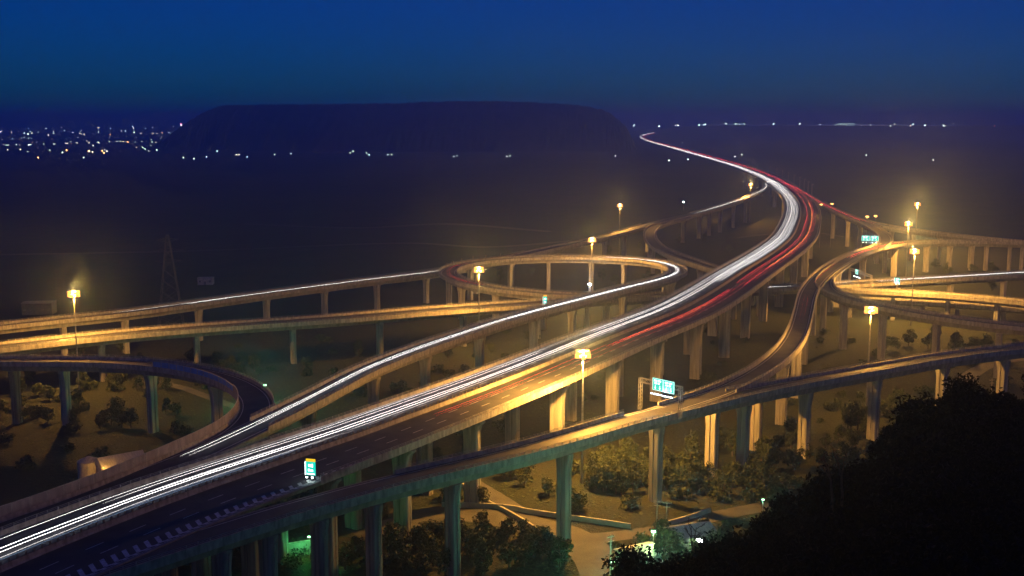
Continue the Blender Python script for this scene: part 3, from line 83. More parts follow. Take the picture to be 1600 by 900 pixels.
BUSHES = [[-99.7,260.1,0,1.11],[-73.9,375.9,3,0.78],[-81.2,432.7,0,1.73],[121.5,328.9,0,1.3],[-141.8,350.9,2,1.55],[63.4,380.3,2,1.93],[-16.0,467.3,1,0.85],[15.1,476.6,3,1.27],[-69.2,318.3,3,0.75],[87.5,242.0,1,1.2],[31.2,250.9,2,1.85],[93.2,483.0,2,0.77],[138.7,339.0,3,1.42],[83.4,299.9,2,1.07],[90.6,403.3,3,1.23],[90.0,469.4,1,1.29],[116.4,274.8,3,2.0],[-150.5,438.0,0,1.64],[-78.4,339.6,1,1.74],[-7.7,388.7,2,1.52],[58.6,320.3,0,0.97],[-141.0,312.3,3,1.53],[-3.5,257.7,2,1.49],[-162.8,391.9,3,1.08],[-34.5,274.0,2,1.55],[67.8,282.0,0,1.33],[-80.1,244.5,3,1.56],[-20.6,263.3,3,1.14],[70.7,329.2,0,0.91],[-4.1,521.6,3,1.7],[153.9,497.8,0,1.32],[-151.2,423.6,1,1.81],[-66.6,264.7,0,1.2],[54.5,413.4,2,1.9],[-114.1,410.8,0,1.67],[0.2,347.3,2,0.99],[-122.0,316.8,3,1.72],[54.2,254.9,0,0.89],[-212.1,513.9,1,0.84],[-14.6,346.3,3,1.32],[8.8,508.0,3,1.79],[29.8,284.3,1,0.73],[87.7,240.9,1,1.96],[76.3,424.3,2,1.85],[-111.0,358.3,0,1.26],[-54.2,281.9,3,1.21],[115.1,461.7,3,1.6],[-95.4,356.3,3,0.89],[169.5,397.0,1,1.6],[98.0,290.5,0,1.83],[106.3,270.6,3,1.77],[118.0,316.1,3,1.65],[-88.1,311.3,0,0.95],[7.6,262.9,2,1.52],[67.0,347.8,1,1.52],[-96.6,319.9,3,1.93],[65.1,287.1,3,1.95],[117.3,379.4,0,1.33],[-31.2,241.1,2,1.68],[-6.5,268.9,3,1.85],[-40.4,243.7,3,0.92],[-24.8,345.8,0,1.0],[-52.8,266.7,0,1.71],[-8.4,476.9,2,0.82],[75.5,354.9,2,1.16],[122.9,498.6,0,1.91],[101.1,275.5,0,0.75],[3.2,338.1,3,1.09],[-22.6,304.0,0,1.96],[3.3,256.5,0,1.47],[-146.5,363.9,3,0.82],[-37.1,247.1,0,1.98],[127.2,370.0,0,1.3],[-99.8,259.4,2,0.75],[125.6,287.2,0,1.47],[138.8,384.9,3,1.77],[-0.3,372.9,0,1.8],[21.4,342.9,1,1.5],[-32.0,349.6,1,0.78],[-83.6,500.6,2,1.25],[188.2,464.7,0,1.28],[106.5,498.7,0,1.47],[90.2,495.3,0,1.08],[-68.8,348.1,1,0.74],[-19.1,440.5,2,1.39],[146.5,315.3,3,1.79],[28.9,261.7,1,1.18],[122.6,261.4,0,0.84],[130.7,365.7,2,1.93],[147.2,359.8,3,2.0],[-98.4,278.5,3,1.16],[-74.3,241.7,0,1.91],[-38.0,403.6,1,1.27],[35.4,342.0,2,1.19],[-122.8,427.3,3,1.02],[-1.1,311.6,0,1.87],[99.2,385.9,2,1.14],[-38.7,261.8,0,0.76],[-1.3,397.2,1,0.76],[-64.2,241.0,2,0.99],[-21.9,503.7,0,1.69],[-107.6,288.5,0,1.02],[-188.4,463.9,2,1.72],[-100.9,437.4,2,1.1],[-42.6,408.8,3,1.79],[83.7,338.0,1,1.81],[60.3,281.4,1,1.2],[25.7,394.0,0,1.59],[-207.3,446.8,0,1.9],[-69.8,408.8,3,0.71],[93.2,521.2,2,1.38],[-55.8,399.1,1,1.81],[104.5,389.6,1,1.59],[35.1,425.2,0,1.43],[-158.2,410.4,3,1.56],[29.9,394.3,1,0.97],[178.3,459.7,3,0.99],[-23.1,386.0,2,0.8],[-100.7,339.1,0,1.58],[40.5,314.5,0,1.09],[16.3,306.2,2,1.19],[83.1,261.0,2,0.87],[-17.0,316.2,1,1.66],[26.8,262.6,3,0.93],[17.1,425.3,1,1.06],[120.2,398.2,2,1.11],[-148.4,408.0,1,1.93],[103.0,363.2,2,0.79],[-25.0,242.4,3,1.57],[68.7,336.1,0,1.7],[130.2,304.7,0,0.96],[100.8,402.6,1,1.18],[32.5,304.4,1,1.9],[55.3,285.5,1,1.44],[78.6,295.0,2,1.68],[-86.3,332.4,1,1.69],[-8.3,247.9,3,1.52],[-101.2,410.6,1,1.94],[-108.5,273.3,3,1.4],[70.7,259.8,1,0.72],[53.6,291.2,1,1.95],[75.4,264.8,0,1.79],[-24.9,431.3,0,1.68],[-44.1,274.6,2,1.63],[145.7,332.0,3,1.8],[138.7,380.4,2,0.71],[191.3,423.3,2,1.06],[-51.9,267.5,1,1.28],[-135.9,331.4,3,1.0],[-34.6,418.3,3,0.7],[-159.0,446.1,2,1.07],[-64.3,251.5,1,1.99],[-118.8,316.5,2,0.85],[7.7,398.7,1,1.57],[156.9,468.1,2,1.7],[9.7,257.7,2,1.12],[-104.1,348.3,3,1.2],[-97.4,263.8,3,1.66],[147.6,518.6,2,1.43],[-97.8,283.5,1,1.17],[113.3,258.9,2,0.81],[-23.4,325.4,3,1.32],[54.1,240.7,0,1.1],[104.2,407.6,3,0.84],[22.5,298.7,3,1.38],[47.0,292.6,2,0.96],[97.6,508.4,3,1.24],[145.2,338.4,1,1.87],[151.1,402.4,1,1.81],[-9.1,484.3,0,1.5],[139.1,319.0,3,0.76],[91.3,248.3,1,0.77],[-19.4,263.4,1,0.97],[-121.2,486.9,3,0.94],[-13.9,254.3,3,1.45],[116.5,344.6,1,1.83],[-5.0,255.8,2,0.79],[-11.4,293.4,2,1.79],[115.2,282.2,0,1.37],[53.3,365.5,2,1.59],[-161.7,372.6,2,1.72],[117.6,362.5,3,1.18],[-78.2,353.6,1,1.48],[59.0,248.9,0,1.14],[-118.8,273.4,3,1.68],[35.3,336.4,0,1.26],[-119.9,417.0,0,1.43],[-44.7,383.1,1,1.15],[-33.4,395.3,2,1.34],[-81.0,256.1,0,1.68],[-77.1,474.9,3,1.17],[-74.2,387.2,2,1.35],[-4.2,291.0,3,0.96],[-25.3,241.7,2,1.91],[34.6,309.7,1,0.84],[77.5,327.1,2,1.61],[66.4,261.7,2,1.93],[44.6,255.1,0,1.61],[-65.3,241.0,1,1.6],[171.1,381.9,1,1.49],[86.5,450.7,3,1.07],[30.5,280.4,2,1.63],[-87.7,502.5,2,1.55],[-9.5,315.8,1,1.04],[-184.0,464.2,0,1.48],[135.7,303.0,2,1.98],[-2.2,350.9,3,1.48],[-50.7,295.6,2,0.86],[137.8,324.0,1,1.47],[31.3,461.6,1,1.88],[-160.5,394.4,1,1.69],[-48.9,453.8,0,0.98],[44.9,287.9,2,1.67],[-123.5,325.8,1,1.46],[185.3,413.6,3,1.36],[-2.8,464.1,1,1.41],[25.0,252.2,3,0.72],[-89.7,259.3,2,0.87],[-123.6,277.6,3,0.92],[-39.5,289.8,3,1.34],[111.0,379.3,2,1.32],[101.6,244.6,0,1.86],[-144.2,321.7,0,0.95],[92.2,322.5,1,1.13],[45.5,298.7,0,1.14],[-48.1,457.0,0,0.79],[143.8,447.3,1,1.86],[135.7,346.7,2,1.2],[38.1,428.3,1,0.81],[36.9,242.9,2,1.05],[54.7,252.9,3,0.99],[25.0,245.5,1,0.72],[-24.5,426.4,0,1.58],[87.7,331.5,3,0.8],[15.6,291.9,2,0.93],[139.9,498.4,0,1.53],[15.3,265.7,0,1.77],[-7.1,254.0,0,1.4],[-85.1,340.2,0,1.61],[-54.4,462.0,0,1.62],[-12.2,398.1,2,1.96],[18.3,309.9,1,1.98],[191.8,434.1,1,0.86],[25.1,302.1,0,1.59],[-66.9,308.6,1,0.72],[-127.6,278.5,1,0.89],[154.5,401.2,2,1.4],[70.0,400.9,1,1.17],[77.1,242.7,2,0.94],[-29.2,438.2,1,1.75],[-104.2,243.6,2,1.99],[68.9,243.2,3,1.96],[-161.6,456.6,2,1.05],[83.1,247.1,1,1.56],[94.0,272.8,1,1.3],[14.2,402.4,2,1.53],[-84.1,295.4,0,0.76],[-62.8,413.9,0,1.46],[-158.2,338.6,2,1.6],[53.0,306.8,2,1.73],[-13.4,331.5,0,1.48],[-54.3,294.2,3,1.77],[-95.1,349.6,2,1.94],[-205.3,482.1,2,1.26],[-30.7,239.8,1,0.83],[-107.1,455.8,1,1.96],[-188.6,478.9,2,1.51],[-93.4,264.0,2,1.64],[84.7,399.3,3,0.85],[-50.3,241.1,3,1.27],[84.0,300.9,0,0.87],[161.1,366.4,1,1.35],[-97.0,440.1,2,1.25],[121.5,305.7,2,1.6],[-149.4,377.4,3,1.76],[52.2,300.7,3,0.85],[137.7,389.6,0,1.4],[-2.3,425.7,3,1.35],[-154.6,377.5,1,1.01],[38.0,317.9,2,0.9],[-104.8,274.0,2,1.84],[-39.4,321.3,2,1.02],[-61.1,250.4,1,1.61],[-106.8,350.8,3,1.63],[158.0,353.1,0,1.83],[-84.7,271.5,1,0.7],[-49.3,248.3,3,1.51],[136.2,304.1,0,0.87],[-16.6,286.2,1,1.87],[68.7,341.9,2,1.55],[-119.3,287.1,1,1.72],[68.8,346.0,2,1.35],[-178.2,447.7,2,1.62],[179.2,446.5,0,0.81],[-59.8,259.0,1,1.0],[67.2,272.6,3,1.26],[-4.1,358.3,3,1.1],[-123.3,517.7,1,0.74],[126.8,397.2,0,1.28],[18.6,415.1,0,1.41]]
LOCAL = [["service road",11,[[-37.3,259.9],[-28.7,266.8],[-18.1,276.0],[-6.5,274.1],[4.8,267.7],[14.0,259.9],[19.2,247.0],[20.8,230.8],[20.4,210.6]]],["lane",6,[[16.2,258.2],[24.9,259.9],[38.0,265.0],[52.3,274.1],[67.1,281.7],[85.0,291.9]]],["track",6.5,[[216.9,464.7],[202.8,457.1],[187.5,441.5],[172.1,418.3],[157.5,390.8],[144.3,363.3]]],["path",4,[[-140.4,424.7],[-124.3,412.1],[-109.3,396.4],[-92.6,380.0],[-80.4,380.0],[-64.2,390.8]]],["drain road",5,[[-11.6,301.7],[-1.7,284.2],[4.9,271.3]]],["plain road",9,[[-383.4,833.1],[-246.6,857.9],[-94.3,912.2],[-20.3,884.2],[53.5,931.8]]],["plain road",12,[[-260.6,1082.8],[-143.6,1043.9],[-62.0,1082.8],[34.7,1007.6]]],["plain road",10,[[660.7,2371.0],[811.5,2194.3],[1024.0,2250.2]]],["byway",5,[[191.3,952.3],[226.0,984.7],[265.8,1007.6],[289.7,952.3]]]]
WALL_ROAD = [[-18.4,280.8],[-6.7,279.8],[0.0,278.3],[4.9,275.5],[14.6,271.3],[22.4,268.1],[29.3,265.0]]
WALL_CHANNEL = [[-15.8,301.7],[-6.8,284.2],[0.0,274.1],[7.8,259.9],[10.9,251.7]]
WALL_FAR = [[38.2,266.8],[44.5,271.3],[51.1,276.9]]
SPOT = {
  "gantry_a": [34.1,290.2],
  "gantry_b": [43.3,280.2],
  "exit_sign": [-42.0,225.6],
  "loop_sign": [13.9,463.0],
  "far_gantry_a": [208.1,670.3],
  "far_gantry_b": [219.2,666.6],
  "ramp_sign": [197.3,567.7],
  "low_gantry_a": [183.3,602.4],
  "low_gantry_b": [185.6,572.3],
  "green_post": [-85.9,380.0],
  "house_post": [32.2,243.9],
  "yard_post": [41.3,236.0],
  "street_post": [21.5,227.5],
  "lane_post": [63.3,271.3],
  "pylon": [-164.5,532.2],
  "pylon_far": [47.8,884.2],
  "box": [-188.1,681.3],
  "shed": [-113.3,307.4],
  "tank": [-118.1,301.7],
  "flat": [-246.3,575.6],
  "house": [41.8,254.1],
  "lit_house": [29.1,242.5],
  "pole_a": [21.8,236.0],
  "pole_b": [35.2,260.7],
  "pole_c": [37.2,258.2],
  "green_wall": [-50.6,247.0],
  "white_lamp": [43.6,617.3],
  "hill_lamp_a": [127.9,333.8],
  "pole_d": [166.8,380.0],
  "pole_e": [-273.3,952.3],
}
SMALL_LAMPS = [[242.4,878.1],[252.8,884.8],[251.1,790.4],[258.7,795.7]]
POSTS = [[356.6,1556.4],[347.0,1474.0],[341.1,1417.6],[335.6,1365.4],[326.7,1301.5],[322.1,1257.3],[316.5,1216.0],[307.3,1164.9],[298.8,1117.9]]
MARKERS = [[-38.1,595.2],[-36.0,606.3],[-32.8,612.3],[-28.2,620.5],[-22.0,626.9],[-14.9,631.2],[-6.6,637.2],[86.0,587.9],[87.5,580.0],[87.9,567.2],[86.3,550.3]]
HILL_TREES = [[10.8,114.4,50.5,3],[10.1,101.6,54.6,4],[9.1,96.4,54.2,4],[11.8,111.8,52.2,3],[11.7,104.5,53.3,0],[10.5,93.6,56.8,2],[13.9,115.0,53.9,2],[12.7,107.8,52.8,3],[11.0,94.0,56.6,3],[14.7,111.7,53.5,2],[14.0,106.7,53.7,0],[13.6,100.1,54.5,1],[16.3,115.9,51.8,1],[15.5,104.9,54.1,2],[14.0,97.0,56.1,1],[19.0,119.3,50.4,1],[17.8,111.8,51.5,1],[15.8,96.0,56.2,2],[14.7,90.8,56.8,4],[20.4,115.5,52.9,1],[18.7,108.6,53.4,1],[18.0,102.1,53.7,1],[16.1,90.9,56.9,4],[22.4,122.2,51.0,3],[20.9,113.9,51.5,3],[19.3,102.3,54.7,2],[17.6,94.0,56.4,0],[23.0,118.1,53.9,4],[21.1,108.4,55.5,0],[19.5,98.7,57.0,2],[18.4,92.6,58.2,4],[16.7,83.1,60.3,0],[24.8,118.4,54.0,3],[24.2,115.0,53.2,3],[21.6,100.8,57.0,3],[20.9,97.6,56.1,2],[18.4,85.1,60.2,2],[28.2,121.9,53.2,4],[25.9,113.6,54.6,4],[24.1,104.9,56.0,1],[21.9,96.2,57.3,0],[19.2,82.8,61.6,3],[28.7,120.1,55.5,1],[27.3,111.6,56.2,4],[25.5,104.6,56.8,4],[23.5,96.8,57.8,3],[20.8,85.1,61.5,0],[32.2,124.4,56.1,3],[28.5,110.7,57.1,3],[27.6,105.6,57.7,4],[25.1,97.7,58.4,0],[21.6,83.5,62.9,0],[20.2,77.6,63.8,1],[33.0,122.1,56.4,1],[31.9,117.5,55.5,3],[28.4,106.7,57.3,3],[26.1,95.7,60.1,2],[23.5,87.3,61.4,4],[22.0,79.8,63.1,1],[34.9,124.2,58.5,0],[31.2,112.9,58.3,2],[30.5,109.3,56.9,3],[26.9,94.1,61.4,2],[25.8,90.6,60.6,0],[23.3,83.3,61.9,2],[19.4,68.8,67.2,3],[35.3,119.4,60.8,3],[34.7,117.1,58.3,0],[31.9,107.3,59.5,4],[28.8,97.0,61.3,2],[26.8,88.7,62.1,3],[23.5,76.9,65.6,0],[20.6,67.4,68.8,2],[37.1,121.9,60.0,3],[35.1,112.7,59.4,4],[32.4,103.1,60.8,0],[30.6,97.6,61.3,0],[28.4,89.8,62.5,2],[26.1,83.0,63.5,1],[22.3,71.5,66.9,4],[39.9,125.7,60.1,1],[36.7,115.7,59.1,1],[34.1,107.0,60.1,0],[31.1,96.6,62.0,0],[29.9,92.5,61.3,4],[25.3,77.8,65.5,4],[23.8,73.4,66.0,4],[41.2,123.0,60.6,3],[40.1,117.4,60.3,2],[37.2,109.5,60.3,3],[34.1,101.0,61.7,0],[31.7,93.5,62.3,0],[29.0,84.5,64.1,3],[25.1,72.4,68.0,2],[22.1,63.9,70.5,2],[45.2,129.5,62.7,3],[42.0,119.3,61.3,4],[37.4,106.7,63.4,1],[36.8,103.7,62.5,4],[32.5,92.2,64.2,0],[30.4,86.0,65.1,1],[26.0,73.4,68.7,0],[24.1,67.3,69.6,0],[21.4,60.0,71.9,0],[47.6,131.6,62.9,1],[42.8,118.1,64.1,4],[39.7,108.4,65.3,2],[36.0,99.3,66.0,0],[35.8,97.1,64.6,1],[31.5,85.2,67.4,4],[28.5,77.4,68.4,2],[25.8,70.2,70.2,1],[22.2,59.7,73.1,0],[49.1,131.0,66.8,4],[44.7,117.6,65.8,2],[43.9,115.8,64.1,0],[38.5,100.4,66.9,2],[35.0,91.8,67.7,0],[33.2,86.4,67.6,1],[29.4,76.0,69.8,4],[27.2,70.1,70.9,2],[24.8,63.8,72.1,2],[51.5,130.2,65.3,2],[46.9,118.1,66.1,2],[46.3,116.6,64.3,2],[42.5,106.9,64.7,1],[39.5,99.0,65.8,0],[34.7,87.5,67.6,4],[31.7,79.2,68.9,1],[27.8,68.6,71.9,1],[25.6,62.9,73.0,0],[54.4,131.7,68.3,3],[51.2,123.3,66.1,3],[48.2,116.7,65.8,2],[44.9,107.8,66.2,3],[39.1,94.6,68.1,3],[36.1,87.2,69.0,0],[33.3,78.8,70.3,1],[31.1,73.7,70.6,3],[25.8,60.8,74.3,0],[57.8,136.2,66.5,0],[53.1,123.9,66.3,1],[48.9,113.4,66.8,4],[46.7,108.3,66.5,3],[44.5,102.6,66.2,2],[40.7,93.3,67.1,4],[37.0,85.3,68.5,0],[33.7,77.4,69.5,0],[28.1,63.8,73.6,0],[58.6,132.2,67.1,4],[55.5,124.8,66.0,3],[52.8,119.3,65.4,0],[48.0,108.6,66.4,4],[44.5,100.4,66.9,2],[41.5,93.0,66.8,2],[35.6,79.6,70.4,1],[32.5,72.5,71.1,3],[31.4,69.5,71.1,0],[61.8,135.8,66.2,2],[56.2,124.3,65.8,1],[51.9,113.3,66.7,0],[49.3,108.7,66.4,1],[45.2,98.6,67.4,2],[42.9,93.5,67.1,4],[37.9,82.7,69.1,1],[33.1,72.2,71.4,2],[29.7,64.1,73.0,4],[64.5,137.1,65.4,0],[60.3,129.2,66.3,1],[55.2,117.3,66.2,1],[53.4,112.3,65.7,0],[46.4,98.3,68.2,0],[43.8,92.2,67.9,4],[41.8,87.4,67.6,4],[37.8,79.6,69.3,4],[32.7,68.1,71.9,4],[66.6,137.3,68.9,2],[60.0,124.7,67.4,4],[58.7,119.8,66.4,1],[52.2,107.4,67.4,3],[50.0,103.1,66.8,2],[44.0,90.4,68.8,1],[42.1,86.3,68.8,2],[39.1,79.8,69.2,3],[32.9,66.7,72.8,0],[65.7,133.1,70.2,0],[63.7,127.2,67.1,4],[58.6,117.6,67.6,2],[54.3,107.8,67.7,3],[49.9,98.9,68.3,4],[47.7,94.1,68.1,4],[44.9,89.2,67.7,4],[40.7,80.0,69.4,0],[34.1,66.8,73.3,3],[70.1,137.6,68.4,2],[63.3,124.2,68.5,0],[59.8,117.5,68.5,2],[55.5,108.7,68.3,4],[54.2,105.1,67.2,4],[48.0,92.6,69.4,4],[45.1,87.3,68.7,4],[40.5,77.6,70.9,0],[35.4,67.6,73.2,4],[69.0,131.7,69.1,1],[65.3,124.8,68.7,0],[61.8,117.3,68.9,4],[59.4,113.0,67.1,4],[52.9,100.8,69.1,1],[50.8,96.1,68.3,1],[45.7,86.7,69.2,4],[39.3,74.2,72.1,1],[35.3,66.3,73.7,4],[72.8,136.3,68.7,2],[67.2,125.7,69.8,1],[61.6,116.0,69.4,2],[57.4,107.4,69.2,1],[53.1,98.8,70.0,0],[50.9,94.8,68.9,4],[45.3,84.4,70.6,2],[43.5,80.8,69.9,3],[35.8,66.1,74.0,3],[71.1,130.4,71.3,3],[68.0,124.4,69.6,1],[63.9,117.2,69.0,4],[60.6,111.1,69.0,1],[56.7,103.7,68.9,4],[49.6,90.5,71.1,0],[48.6,88.0,69.6,0],[41.3,74.8,72.4,2],[36.9,66.3,74.4,2]]
SIL = [[0.0959,112,52.4],[0.1195,115,52.7],[0.143,118,52.0],[0.1722,120,51.5],[0.1949,122,53.4],[0.2231,124,54.4],[0.2508,126,55.9],[0.2726,128,57.0],[0.2886,128,58.6],[0.31,130,59.0],[0.3254,132,60.6],[0.3379,134,62.1],[0.3474,136,64.4],[0.3598,138,65.4],[0.375,140,65.7],[0.3895,142,67.2],[0.4042,144,67.4],[0.4241,146,66.7],[0.4382,148,67.5],[0.4614,150,68.7],[0.5061,152,71.4]]
BARE = [[[34.31,114.99,60.25],[[33.99,115.08,62.0],[33.49,115.23,63.58],[33.25,115.3,64.9],[33.83,115.13,63.04],[32.66,115.47,63.85]]],[[35.48,115.68,60.02],[[35.33,115.73,62.14],[34.89,115.86,63.73],[34.4,116.01,65.03],[35.5,115.68,64.29],[35.12,115.79,62.83]]],[[20.18,116.26,51.32],[[19.79,116.33,53.48],[19.41,116.39,55.21],[18.92,116.47,56.12],[20.0,116.29,56.26],[19.45,116.39,56.37]]]]
HILL_LAMPS = [[49.02,127.93,61.83],[54.78,132.09,62.6]]
MESA = [[-1224.0,-36.0],[-1181.0,5.3],[-1138.0,39.3],[-1083.0,85.4],[-1018.0,124.3],[-971.0,143.7],[-927.0,148.6],[-758.0,151.0],[-520.0,153.4],[-390.0,155.9],[-238.0,160.7],[-87.0,163.1],[108.0,155.9],[217.0,148.6],[303.0,131.6],[336.0,112.1],[373.0,80.6],[399.0,32.0]]
at_chev = 34.0
CHEV_LEN = 305.8
NOISE = [25.33,31.33]
BEACON = [-1900.2,6500.0,70.9]
HILLTOP = [-261.3,4250.0,149.8]
ASSUMED_SHED_LAMP = [-116.2,300.1]  # spot for an assumed lamp beside the warehouse
C = bpy.context.scene.collection
random.seed(11)

# ------------------------------------------------------------------ helpers
def tag(o, label=None, cat=None, group=None, kind=None):
    if label: o['label'] = label
    if cat: o['category'] = cat
    if group: o['group'] = group
    if kind: o['kind'] = kind
    return o

def empty(name, loc=(0, 0, 0), rz=0.0):
    o = bpy.data.objects.new(name, None); C.objects.link(o)
    o.location = loc; o.rotation_euler = (0, 0, rz); o.empty_display_size = 1
    return o

def mesh_obj(name, verts, faces, mat, parent=None, smooth=False):
    me = bpy.data.meshes.new(name)
    me.from_pydata([tuple(v) for v in verts], [], faces)
    me.materials.append(mat)
    if smooth:
        for p in me.polygons: p.use_smooth = True
    me.update()
    o = bpy.data.objects.new(name, me); C.objects.link(o)
    if parent is not None: o.parent = parent
    return o

def catmull(P, n):
    P = [tuple(p) for p in P]; d = len(P[0])
    P = [tuple(2*P[0][k]-P[1][k] for k in range(d))] + P + [tuple(2*P[-1][k]-P[-2][k] for k in range(d))]
    out = []
    for i in range(1, len(P)-2):
        a, b, c, e = P[i-1:i+3]
        for q in range(n):
            t = q/n
            out.append(tuple(.5*(2*b[k]+(c[k]-a[k])*t+(2*a[k]-5*b[k]+4*c[k]-e[k])*t*t+(3*b[k]-a[k]-3*c[k]+e[k])*t**3) for k in range(d)))
    out.append(P[-2]); return out
class MB:
    def __init__(s): s.v = []; s.f = []
    def box(s, c, size, rz=0.0):
        x, y, z = c; a, b, h = size[0]/2, size[1]/2, size[2]/2
        cs, sn = math.cos(rz), math.sin(rz); n = len(s.v)
        for dz in (-h, h):
            for dx, dy in ((-a, -b), (a, -b), (a, b), (-a, b)):
                s.v.append((x + dx*cs - dy*sn, y + dx*sn + dy*cs, z + dz))
        s.f += [(n, n+3, n+2, n+1), (n+4, n+5, n+6, n+7)] + [(n+i, n+(i+1) % 4, n+4+(i+1) % 4, n+4+i) for i in range(4)]
        return s
    def tube(s, pts, r, k=6, r2=None, cap=True):
        P = [Vector(p) for p in pts]; n0 = len(s.v); m = len(P)
        for i, p in enumerate(P):
            t = (P[min(i+1, m-1)] - P[max(i-1, 0)]).normalized()
            ref = Vector((0, 0, 1)) if abs(t.z) < .9 else Vector((1, 0, 0))
            u = t.cross(ref).normalized(); w = t.cross(u).normalized()
            rr = r if r2 is None else r + (r2 - r)*i/(m-1)
            for j in range(k):
                a = 2*math.pi*j/k
                s.v.append(tuple(p + u*rr*math.cos(a) + w*rr*math.sin(a)))
        for i in range(m-1):
            for j in range(k):
                a = n0+i*k+j; b = n0+i*k+(j+1) % k
                s.f.append((a, b, b+k, a+k))
        if cap:
            s.f.append(tuple(n0+j for j in reversed(range(k)))); s.f.append(tuple(n0+(m-1)*k+j for j in range(k)))
        return s
    def poly(s, pts):
        n = len(s.v); s.v += [tuple(p) for p in pts]; s.f.append(tuple(range(n, n+len(pts)))); return s
    def prism(s, ring, z0, z1):
        n = len(s.v); k = len(ring)
        s.v += [(x, y, z0) for x, y in ring] + [(x, y, z1) for x, y in ring]
        s.f.append(tuple(reversed(range(n, n+k)))); s.f.append(tuple(range(n+k, n+2*k)))
        s.f += [(n+i, n+(i+1) % k, n+k+(i+1) % k, n+k+i) for i in range(k)]
        return s
    def ball(s, c, r, seg=8, rings=5):
        n = len(s.v)
        for i in range(1, rings):
            a = math.pi*i/rings
            for j in range(seg):
                b = 2*math.pi*j/seg
                s.v.append((c[0]+r*math.sin(a)*math.cos(b), c[1]+r*math.sin(a)*math.sin(b), c[2]+r*math.cos(a)))
        top = len(s.v); s.v.append((c[0], c[1], c[2]+r)); bot = len(s.v); s.v.append((c[0], c[1], c[2]-r))
        for j in range(seg):
            s.f.append((top, n+j, n+(j+1) % seg))
            s.f.append((bot, n+(rings-2)*seg+(j+1) % seg, n+(rings-2)*seg+j))
            for i in range(rings-2):
                a = n+i*seg+j; b = n+i*seg+(j+1) % seg
                s.f.append((a, a+seg, b+seg, b))
        return s
    def build(s, name, mat, parent=None, smooth=False):
        return mesh_obj(name, s.v, s.f, mat, parent, smooth)

# ------------------------------------------------------------------ materials
def nodes_of(name):
    m = bpy.data.materials.new(name); m.use_nodes = True
    nt = m.node_tree; b = nt.nodes['Principled BSDF']
    return m, nt, b
def ramp(nt, stops):
    r = nt.nodes.new('ShaderNodeValToRGB')
    e = r.color_ramp.elements
    while len(e) < len(stops): e.new(.5)
    for i, (p, c) in enumerate(stops): e[i].position = p; e[i].color = (*c, 1)
    return r
def noisy(name, c0, c1, scale=1.0, rough=.85, detail=6, streak=None, bump=0.0, lo=.35, hi=.68, metal=0.0):
    m, nt, b = nodes_of(name); L = nt.links
    tc = nt.nodes.new('ShaderNodeTexCoord'); mp = nt.nodes.new('ShaderNodeMapping')
    if streak: mp.inputs['Scale'].default_value = streak
    L.new(tc.outputs['Object'], mp.inputs[0])
    nz = nt.nodes.new('ShaderNodeTexNoise'); nz.inputs['Scale'].default_value = scale; nz.inputs['Detail'].default_value = detail
    L.new(mp.outputs[0], nz.inputs['Vector'])
    r = ramp(nt, [(lo, c0), (hi, c1)]); L.new(nz.outputs['Fac'], r.inputs[0]); L.new(r.outputs[0], b.inputs['Base Color'])
    b.inputs['Roughness'].default_value = rough; b.inputs['Metallic'].default_value = metal
    if bump:
        bp = nt.nodes.new('ShaderNodeBump'); bp.inputs['Strength'].default_value = bump; bp.inputs['Distance'].default_value = .3
        L.new(nz.outputs['Fac'], bp.inputs['Height']); L.new(bp.outputs[0], b.inputs['Normal'])
    return m
def emit(name, col, st):
    m, nt, b = nodes_of(name)
    b.inputs['Base Color'].default_value = (0, 0, 0, 1)
    b.inputs['Emission Color'].default_value = (*col, 1); b.inputs['Emission Strength'].default_value = st
    return m
M = {}
M['concrete'] = noisy('concrete', (.17, .165, .15), (.42, .405, .37), .9, .88, 8, (1, 1, .09), .1, .28, .66)
M['girder'] = noisy('girder concrete', (.17, .165, .15), (.33, .32, .29), .7, .9, 8, (1, 1, .15), .1, .3, .68)
M['parapet'] = noisy('parapet concrete', (.22, .21, .185), (.44, .42, .38), 1.1, .85, 8, (1, 1, .3), .1)
M['asphalt'] = noisy('asphalt', (.038, .038, .04), (.075, .073, .07), .22, .75, 9, None, .05)
M['asphalt_old'] = noisy('old asphalt', (.042, .042, .038), (.085, .082, .072), .2, .85, 9, None, .05)
M['paint'] = noisy('road paint', (.45, .45, .43), (.8, .8, .78), 1.6, .6)
M['steel'] = noisy('galvanised steel', (.25, .25, .25), (.42, .42, .41), 2., .5, 4, metal=.4)
M['dark_steel'] = noisy('weathered steel', (.08, .08, .08), (.16, .155, .15), 2., .6, 4, metal=.3)
M['panel'] = noisy('noise panel', (.2, .18, .19), (.36, .32, .33), .6, .7, 6, (1, 1, .3))
M['panel_blue_lit'] = noisy('blue-lit noise panel', (.06, .20, .55), (.12, .32, .75), .5, .5)  # blue light falling on this stretch of screen, painted into the panel colour
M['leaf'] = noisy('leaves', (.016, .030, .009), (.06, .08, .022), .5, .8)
M['leaf_shaded'] = noisy('shaded leaves', (.003, .005, .0025), (.009, .012, .005), .4, 1.)  # leaf colour blackened to put the unlit hillside in night shade
M['bark'] = noisy('bark', (.06, .045, .035), (.13, .1, .08), 3., .9)
M['wall'] = noisy('plaster', (.3, .3, .28), (.5, .49, .46), .6, .85)
M['roof'] = noisy('sheet roof', (.28, .27, .25), (.45, .43, .4), .8, .55, 6, (6, 1, 1))
M['tin'] = noisy('tin roof', (.4, .38, .33), (.6, .57, .5), .6, .45, 6, (6, 1, 1))
M['hill'] = noisy('hill woodland', (.012, .02, .012), (.06, .07, .04), .02, .95, 10)
M['slope'] = noisy('wooded slope', (.012, .016, .008), (.03, .035, .018), .2, 1., 6)
M['soil'] = noisy('channel concrete', (.3, .3, .27), (.42, .41, .37), .5, .8)
M['sodium'] = emit('sodium lamp', (1., .40, .08), 2.4)
